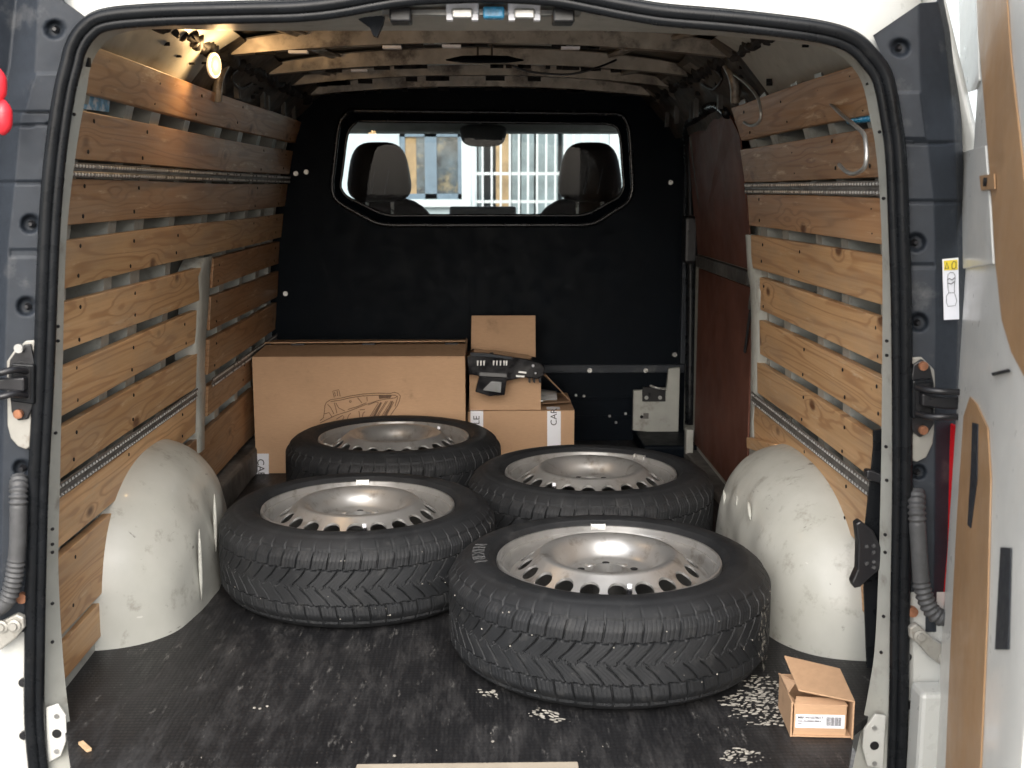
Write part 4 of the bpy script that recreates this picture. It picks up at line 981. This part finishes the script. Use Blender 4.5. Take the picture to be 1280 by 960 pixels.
for x in (-.62, -.38, -.10): MB().box(x - .022, x + .022, ym - .014, ym + .010, BH + .014, BH + .019).build('tape_remnant', 'ink', c1)
# printed headlamp outline
fy = BY0 - .0045
def cp(a, b): # zoom-crop pixel of the drawing -> point on the front face
    return at(400 + a * 120 / 1280, 480 + b * 60 / 640, y=fy)
def stroke(pts, r=.0011, m='inkbrown'):
    P = [cp(a, b) for a, b in pts]; rows = [[], []]
    for i, p in enumerate(P):
        t = (P[min(i + 1, len(P) - 1)] - P[max(i - 1, 0)]).normalized(); nn = Vector((-t.z, 0, t.x)); rows[0].append(p + nn * r); rows[1].append(p - nn * r)
    return rows
dr = MB()
for s_ in ([(0, 490), (45, 450), (60, 360), (65, 290), (85, 245), (140, 210), (270, 190), (400, 160), (560, 135), (760, 122), (940, 125), (990, 110), (1040, 125), (1072, 160), (1060, 220), (1030, 290), (980, 360), (925, 440)],
           [(0, 520), (100, 470), (230, 410), (380, 365), (480, 325), (620, 270), (760, 225), (880, 200), (1000, 185), (1040, 160)],
           [(140, 235), (270, 215), (400, 185), (560, 160), (760, 150), (960, 148), (1010, 150), (1035, 180), (1020, 230), (1000, 300)],
           [(190, 180), (170, 95), (250, 75), (270, 165)], [(205, 165), (195, 105)], [(235, 160), (228, 90)],
           [(100, 270), (140, 310), (185, 400)], [(190, 250), (210, 320), (225, 390)], [(210, 250), (250, 320), (330, 360)], [(60, 400), (120, 380), (160, 440)],
           [(500, 180), (560, 255)], [(625, 170), (630, 230)], [(390, 240), (400, 220), (420, 228), (410, 245), (390, 240)],
           [(360, 480), (380, 420), (410, 390)], [(215, 470), (300, 420), (320, 440), (300, 480)], [(530, 345), (600, 340)], [(520, 360), (530, 450)], [(560, 460), (575, 390), (600, 370)], [(650, 460), (780, 250)], [(670, 460), (810, 240)],
           [(740, 450), (880, 230)], [(760, 450), (900, 228)], [(810, 450), (950, 225)], [(830, 450), (970, 225)], [(880, 430), (985, 240)], [(640, 280), (740, 240), (780, 245)], [(370, 340), (500, 300), (620, 250)]):
    dr.grid(stroke(s_, .0012))
for a in ((690, 240), (700, 455)): pass
for pts in ([(690, 460), (800, 250), (830, 245), (730, 450)], [(850, 440), (955, 230), (975, 230), (890, 430)], [(780, 150), (960, 150), (940, 185), (790, 200)]):
    dr.raw([cp(a, b) + Vector((0, .0005, 0)) for a, b in pts], [list(range(len(pts)))])
dr.build('printed_drawing', 'inkbrown', c1)['label'] = 'headlamp outline printed on the carton front'
def tape_xz(name, u0, u1, v0, v1, y, parent): return MB().raw([at(u0, v0, y=y), at(u1, v0, y=y), at(u1, v1, y=y), at(u0, v1, y=y)], [(0, 1, 2, 3)]).build(name, 'white_label', parent, solid=.0003)
tp = tape_xz('printed_tape', 317.5, 336, 567, 594, BY0 - .0012, c1)
def rot_text(c, ang, y):
    ca, sa = math.cos(ang), math.sin(ang); return lambda p: Vector((c.x + p.x * ca - p.y * sa, y - p.z, c.z + p.x * sa + p.y * ca))
text('tape_lettering', 'CAR', .032, 'ink', tp, rot_text(at(326, 585, y=BY0), R(-90), BY0 - .0026))
text('tape_lettering', 'ARS', .030, 'ink', tp, lambda p: Vector((BX0 - .0035 - p.z, BY0 + .02 + p.y * .7, .034 + p.x)))
# flat lower carton
X0, X1, Y0, Y1, H2 = -.044, .312, 1.90, 2.24, .190
c2 = carton('carton', 'low sealed carton with two strips of printed tape, under the opened one', X0, X1, Y0, Y1, 0.002, H2)
mb = MB()
mb.grid(wobble_panel((X0, Y0, .002), (X1 - X0, 0, 0), (0, 0, H2 - .002), (0, -1, 0), seed=5, amp=.002)); mb.grid(wobble_panel((X1, Y0, .002), (0, Y1 - Y0, 0), (0, 0, H2 - .002), (1, 0, 0), seed=6, amp=.002))
mb.grid(wobble_panel((X0, Y1, .002), (0, Y0 - Y1, 0), (0, 0, H2 - .002), (-1, 0, 0), seed=7, amp=.002)); mb.grid(wobble_panel((X1, Y1, .002), (X0 - X1, 0, 0), (0, 0, H2 - .002), (0, 1, 0), seed=8, amp=.002))
mb.box(X0, X1, Y0, Y1, H2 - .004, H2); mb.build('carton_body', 'card', c2)
for (u0, u1, txt, vt) in ((588, 604, 'STYLE', 534), (684, 701, 'CAR', 521)):
    tp = MB().raw([at(u0, 514, y=Y0 - .003), at(u1, 514, y=Y0 - .003), at(u1, 575, y=Y0 - .003), at(u0, 575, y=Y0 - .003), at(u0, 514, y=Y0 - .003) + Vector((0, .06, .004)), at(u1, 514, y=Y0 - .003) + Vector((0, .06, .004))], [(0, 1, 2, 3), (0, 4, 5, 1)]).build('printed_tape', 'white_label', c2)
    text('tape_lettering', txt, .030, 'ink', tp, rot_text(at((u0 + u1) / 2, vt, y=Y0), R(90), Y0 - .0042))
# opened small carton standing on it
X0, X1, Y0, Y1, Z0, Z1 = -.038, .200, 1.905, 2.18, H2 + .002, .320
c3 = carton('carton', 'opened small carton with raised flap, on top of the low carton', X0, X1, Y0, Y1, Z0, Z1)
mb = MB(); th = .004
mb.box(X0, X1, Y0, Y0 + th, Z0, Z1).box(X0, X1, Y1 - th, Y1, Z0, Z1).box(X0, X0 + th, Y0 + th, Y1 - th, Z0, Z1).box(X0 + th, X1 - th, Y0 + th, Y1 - th, Z0, Z0 + th)
mb.box(X1 - th, X1, Y0 + th, Y1 - th, Z0, Z0 + .012)
mb.build('carton_body', 'card', c3)
plate('flap', [(X0 + .002, Y1 - .10, Z1 - .01), (X1 - .010, Y1 - .10, Z1 - .01), (X1 - .010, Y1 - .06, Z1 + .165), (X0 + .006, Y1 - .06, Z1 + .165)], .004, 'card', c3)
plate('flap', [at(678, 468, y=1.92), at(683, 470, y=1.92), at(713, 502, y=1.98), at(700, 488, y=2.14), at(681, 468, y=2.15)], .004, 'card', c3)
plate('flap', [at(679, 505, y=1.91), at(713, 503, y=1.98), at(700, 495, y=2.15), at(679, 496, y=2.16)], .003, 'card_in', c3)
mb = MB(); rows = []
for i in range(9):
    a = math.pi * i / 8; rows.append([(X1 - .01 + .07 * t, 2.05 + .05 * math.cos(a), Z0 + .012 + .035 * math.sin(a) * (1 - t * .3)) for t in np.linspace(0, 1, 8)])
fp_ = mb.grid(rows).build('film_packet', 'clearlens', None, smooth=True); tag(fp_, 'shiny clear film packet inside the opened small carton', 'packet')
# black car lamp housing lying on the opened carton
hp = at(634, 466, y=1.88)
hl_ = thing('lamp_housing', 'glossy black car lamp housing with clear lens, lying on the opened carton', 'car part', (hp.x, 1.90, Z1))
def hpt(u, v, y=1.87): return at(u, v, y=y)
def hprism(name, pts, y, d, m, bevel=.003, parent=hl_): return MB().prism([hpt(u, v, y) for u, v in pts], (0, d, 0)).build(name, m, parent, bevel=bevel)
hbod = hprism('housing', [(583, 446), (592, 441), (606, 443), (620, 443), (640, 446), (660, 449), (676, 454), (681, 460), (680, 470), (672, 474), (655, 472), (645, 474), (634, 476), (632, 479), (604, 478), (598, 470), (586, 468)], 1.84, .11, 'glossblack')
hprism('top_rail', [(588, 441), (606, 441.5), (640, 446.5), (640, 449), (606, 446), (588, 445)], 1.83, .012, 'trim', .001, hbod)
for i, u in enumerate((596, 600, 604, 616, 620, 624.5, 629, 632)): hprism('fin', [(u, 451), (u + 2.4, 451), (u + 1.6, 457), (u + .4, 457)], 1.835, .006, 'steel', 0, hbod)
hprism('lens_block', [(599, 470), (634, 472), (631, 494), (612, 495.5), (594, 490)], 1.80, .08, 'glossblack', .003)
hprism('lens', [(604, 487), (614, 477), (627, 478), (626, 491), (604, 488)], 1.794, .007, 'clearlens', .002)
for u in (660, 666, 673): hprism('tab', [(u, 470), (u + 3.5, 470), (u + 3, 479), (u + .5, 478)], 1.85, .012, 'blackplastic', .001)
for pts in ([(648, 464), (658, 465), (658, 467), (648, 466)], [(645, 469), (656, 470), (655, 472), (645, 471)]): hprism('metal_clip', pts, 1.835, .006, 'bolt', 0, hbod)
for u, v, r_ in ((666.3, 457, .0048), (669.5, 466.5, .0036)): MB().lathe([(0, .004), (r_ * .7, .003), (r_, 0)], 12, Matrix.Translation(hpt(u, v, 1.838)) @ Matrix.Rotation(R(90), 4, 'X')).build('stud', 'white_label', hbod, smooth=True)
MB().lathe([(0, .007), (.006, .006), (.008, 0)], 12, Matrix.Translation(hpt(614.5, 443, 1.86))).build('knob', 'blackplastic', hbod, smooth=True)
# small parcel by the rear edge
sx0, sx1, sy0, sy1, sh = .0, .102, .0, .115, .064
sp_ = thing('parcel_box', 'small torn brown parcel box with white barcode label, at the rear edge', 'box', (.533, -.066, .001), (0, 0, R(-4)))
def lbox(mb, *a): return mb.box(*a)
th = .003
mb = MB().box(sx0 + .006, sx1 - .008, sy0 + .004, sy0 + .004 + th, .001, sh - .006).box(sx0, sx0 + th, sy0, sy1, 0, sh).box(sx1, sx1 + th, sy0 - .004, sy1, 0, sh + .004).box(sx0, sx1, sy1 - th, sy1, 0, sh).box(sx0 + th, sx1, sy0 + .001, sy1 - th, 0, .003)
bd = mb.build('parcel_body', 'card', sp_, local=True, bevel=.0008)
plate('lid', [(sx0 + .012, sy0 + .006, sh + .016), (sx1 + .004, sy0 + .0, sh + .000), (sx1 + .002, sy1 - .01, sh + .014), (sx0 + .006, sy1 - .004, sh + .034)], .003, 'card', None).parent = sp_
plate('front_tuck', [(sx0 + .006, sy0 + .004, sh - .008), (sx1 - .006, sy0 + .004, sh - .009), (sx1 - .010, sy0 + .022, sh - .004), (sx0 + .012, sy0 + .022, sh - .001)], .002, 'card', None).parent = sp_
plate('side_flap', [(sx0 - .001, sy0 + .03, sh), (sx0 - .001, sy0 + .07, sh), (sx0 - .012, sy0 + .066, sh + .022), (sx0 + .012, sy0 + .034, sh + .020)], .0025, 'card_in', None).parent = sp_
plate('side_flap', [(sx0 + .002, sy0 + .004, sh), (sx0 + .002, sy0 + .03, sh), (sx0 + .022, sy0 + .03, sh - .018), (sx0 + .018, sy0 + .006, sh - .022)], .0025, 'card', None).parent = sp_
lab = MB().box(sx0 + .009, sx1 - .011, sy0 + .0030, sy0 + .0036, .016, .040).build('barcode_label', 'white_label', sp_, local=True)
yb = sy0 + .0026
text('label_print', 'MBF 4410278217', .0060, 'ink', lab, lambda p: Vector((.0335 + p.x, yb - p.z * .2, .0345 + p.y)), .0002, True, .00018)
sm_ = MB(); x = .0125
while x < .050:
    wd_ = random.uniform(.0008, .0024); sm_.box(x, x + wd_, yb, yb + .0003, .0272, .0292 + random.choice((0, .0006))); x += wd_ + random.choice((.0003, .0004, .0012))
sm_.box(.0125, .0195, yb, yb + .0003, .0232, .0246)
sm_.build('small_print', 'ink', lab, local=True)
bars = MB(); x = .060
while x < .086:
    wdt = random.choice((.0005, .0008, .0012)); bars.box(x, x + wdt, yb, yb + .0003, .0205, .036); x += wdt + random.choice((.0006, .0009))
bars.build('barcode', 'ink', lab, local=True)

# ============================================================ HOOKS, STRAP AND SMALL THINGS
hk = MB().tube(spline([at(1036, 127, x=.672), at(1052, 143, x=.655), at(1070, 158, x=.64), at(1079, 167, x=.633), at(1082, 178, x=.63), at(1083, 198, x=.628), at(1079, 211, x=.628), at(1067, 217.5, x=.63), at(1057, 214, x=.632), at(1049, 206, x=.634)], 8), .0037, 10).build('rod_hook', 'steel', None, smooth=True)
tag(hk, 'bent steel rod hook on the upper right boards near the opening', 'hook', 'steel rod hooks')
hk = MB().tube(spline([at(918, 93, x=.60), at(932, 104, x=.60), at(943, 116, x=.605), at(949, 128, x=.61), at(951, 145, x=.612), at(947, 154, x=.612), at(938, 157, x=.612), at(930, 153, x=.612)], 8), .0034, 10).build('rod_hook', 'steel', None, smooth=True)
tag(hk, 'bent steel rod hook hanging deeper in the bay by the sliding door', 'hook', 'steel rod hooks')
stp = thing('strap', 'black plastic tensioner strap hanging beside the right wheel arch', 'strap', tuple(at(1085, 830, y=.06)))
def s_poly(name, pts, y, d, m='blackplastic', bevel=.003, parent=stp): return MB().prism([at(u, v, y=y) for u, v in pts], (0, d, 0)).build(name, m, parent, bevel=bevel)
s_poly('webbing', [(1092, 538), (1112, 535), (1112, 840), (1084, 835), (1080, 735), (1082, 655), (1088, 600), (1092, 560)], .06, .006, 'rubber', .001)
bkl = s_poly('buckle', [(1070, 655), (1076, 651), (1092, 664), (1104, 690), (1100, 712), (1085, 725), (1076, 734), (1068, 736), (1065, 728), (1072, 712), (1073, 680)], .035, .022, 'blackplastic')
s_poly('slider', [(1084, 588), (1090, 588), (1110, 596), (1110, 606), (1090, 602), (1083, 598)], .045, .02, 'blackplastic')
for u, v in ((1083, 683), (1092, 682), (1092, 690), (1083, 704), (1092, 702), (1092, 709)): MB().cyl(at(u, v, y=.034), (0, -1, 0), .0035, .002, 8).build('rivet', 'cable', bkl)
b1 = MB().raw([at(104, 119, x=-.672), at(138, 124, x=-.672), at(136, 140, x=-.672), at(102, 136, x=-.672)], [(0, 1, 2, 3)]).build('blue_packet', 'bluefilm', None, solid=.006, solid_off=1); tag(b1, 'blue printed packet tucked behind the upper left boards', 'packet')
b2 = MB().tube(spline([at(1062, 151, x=.690), at(1075, 149, x=.688), at(1090, 147, x=.688), at(1104, 148, x=.69)], 5), .007, 8).build('blue_roll', 'blue', None, smooth=True); tag(b2, 'blue film roll tucked behind the upper right boards', 'packet')
# dried chalky tread prints, crumbs and scratches on the floor
ch = MB()
for (u0, v0, ru, rv, nn, rotk) in ((945, 885, 44, 26, 170, .3), (965, 865, 34, 22, 110, .25), (928, 945, 32, 12, 70, .3), (680, 893, 30, 7, 50, -.6), (610, 868, 22, 6, 30, -.6)):
    c0 = at(u0, v0, z=.0012); ex, ey = (at(u0 + ru, v0, z=.0012) - c0).length, (at(u0, v0 - rv, z=.0012) - c0).length; cr0, sr0 = math.cos(rotk), math.sin(rotk)
    for i in range(-9, 10):
        for j in range(-12, 13):
            lx, ly = i * .0112 + (j % 2) * .005 + random.uniform(-.003, .003), j * .0072 + .009 * math.sin(i * .55 + u0) + random.uniform(-.0012, .0012)
            if (lx / ex) ** 2 + (ly / ey) ** 2 > random.uniform(.45, 1.0) or random.random() < .16: continue
            an = rotk + (.28 if (i // 2) % 2 else -.28) + random.uniform(-.2, .2); kk = random.random(); L_, W_ = (random.uniform(.003, .0075), random.uniform(.0016, .0038)) if kk > .35 else (random.uniform(.0008, .003), random.uniform(.0006, .0016))
            p = c0 + Vector((lx * cr0 - ly * sr0, lx * sr0 + ly * cr0, 0)); dx, dy = Vector((math.cos(an), math.sin(an), 0)) * L_, Vector((-math.sin(an), math.cos(an), 0)) * W_
            ch.raw([p - dx - dy * random.uniform(.3, 1), p + dy * -1.1, p + dx - dy * .6, p + dx * .9 + dy * random.uniform(.3, 1), p + dy * random.uniform(.7, 1.2), p - dx * .8 + dy * .8], [(0, 1, 2, 3, 4, 5)])
q = ch.build('chalk_prints', 'chalk', van); q['kind'] = 'stuff'; q['label'] = 'chalky white tread prints on the floor mat'
cr_ = MB()
for k in range(30):
    u, v = random.uniform(230, 980), random.uniform(820, 955); p = at(u, v, z=.002); r_ = random.uniform(.0005, .0014)
    cr_.raw([p + Vector((r_, 0, 0)), p + Vector((0, r_, 0)), p + Vector((-r_, 0, 0)), p + Vector((0, -r_, 0)), p + Vector((0, 0, r_ * 1.2)), p - Vector((0, 0, .001))], [(0, 1, 4), (1, 2, 4), (2, 3, 4), (3, 0, 4), (1, 0, 5), (2, 1, 5), (3, 2, 5), (0, 3, 5)])
for u, v in ((318, 885), (325, 886), (334, 883), (493, 945), (616, 927)):
    p = at(u, v, z=.002); cr_.lathe([(0, .002), (.0025, .0014), (.003, 0)], 7, Matrix.Translation(p))
q = cr_.build('crumbs', 'grit', None); tag(q, 'pale grit and stone crumbs scattered on the floor mat', kind='stuff')
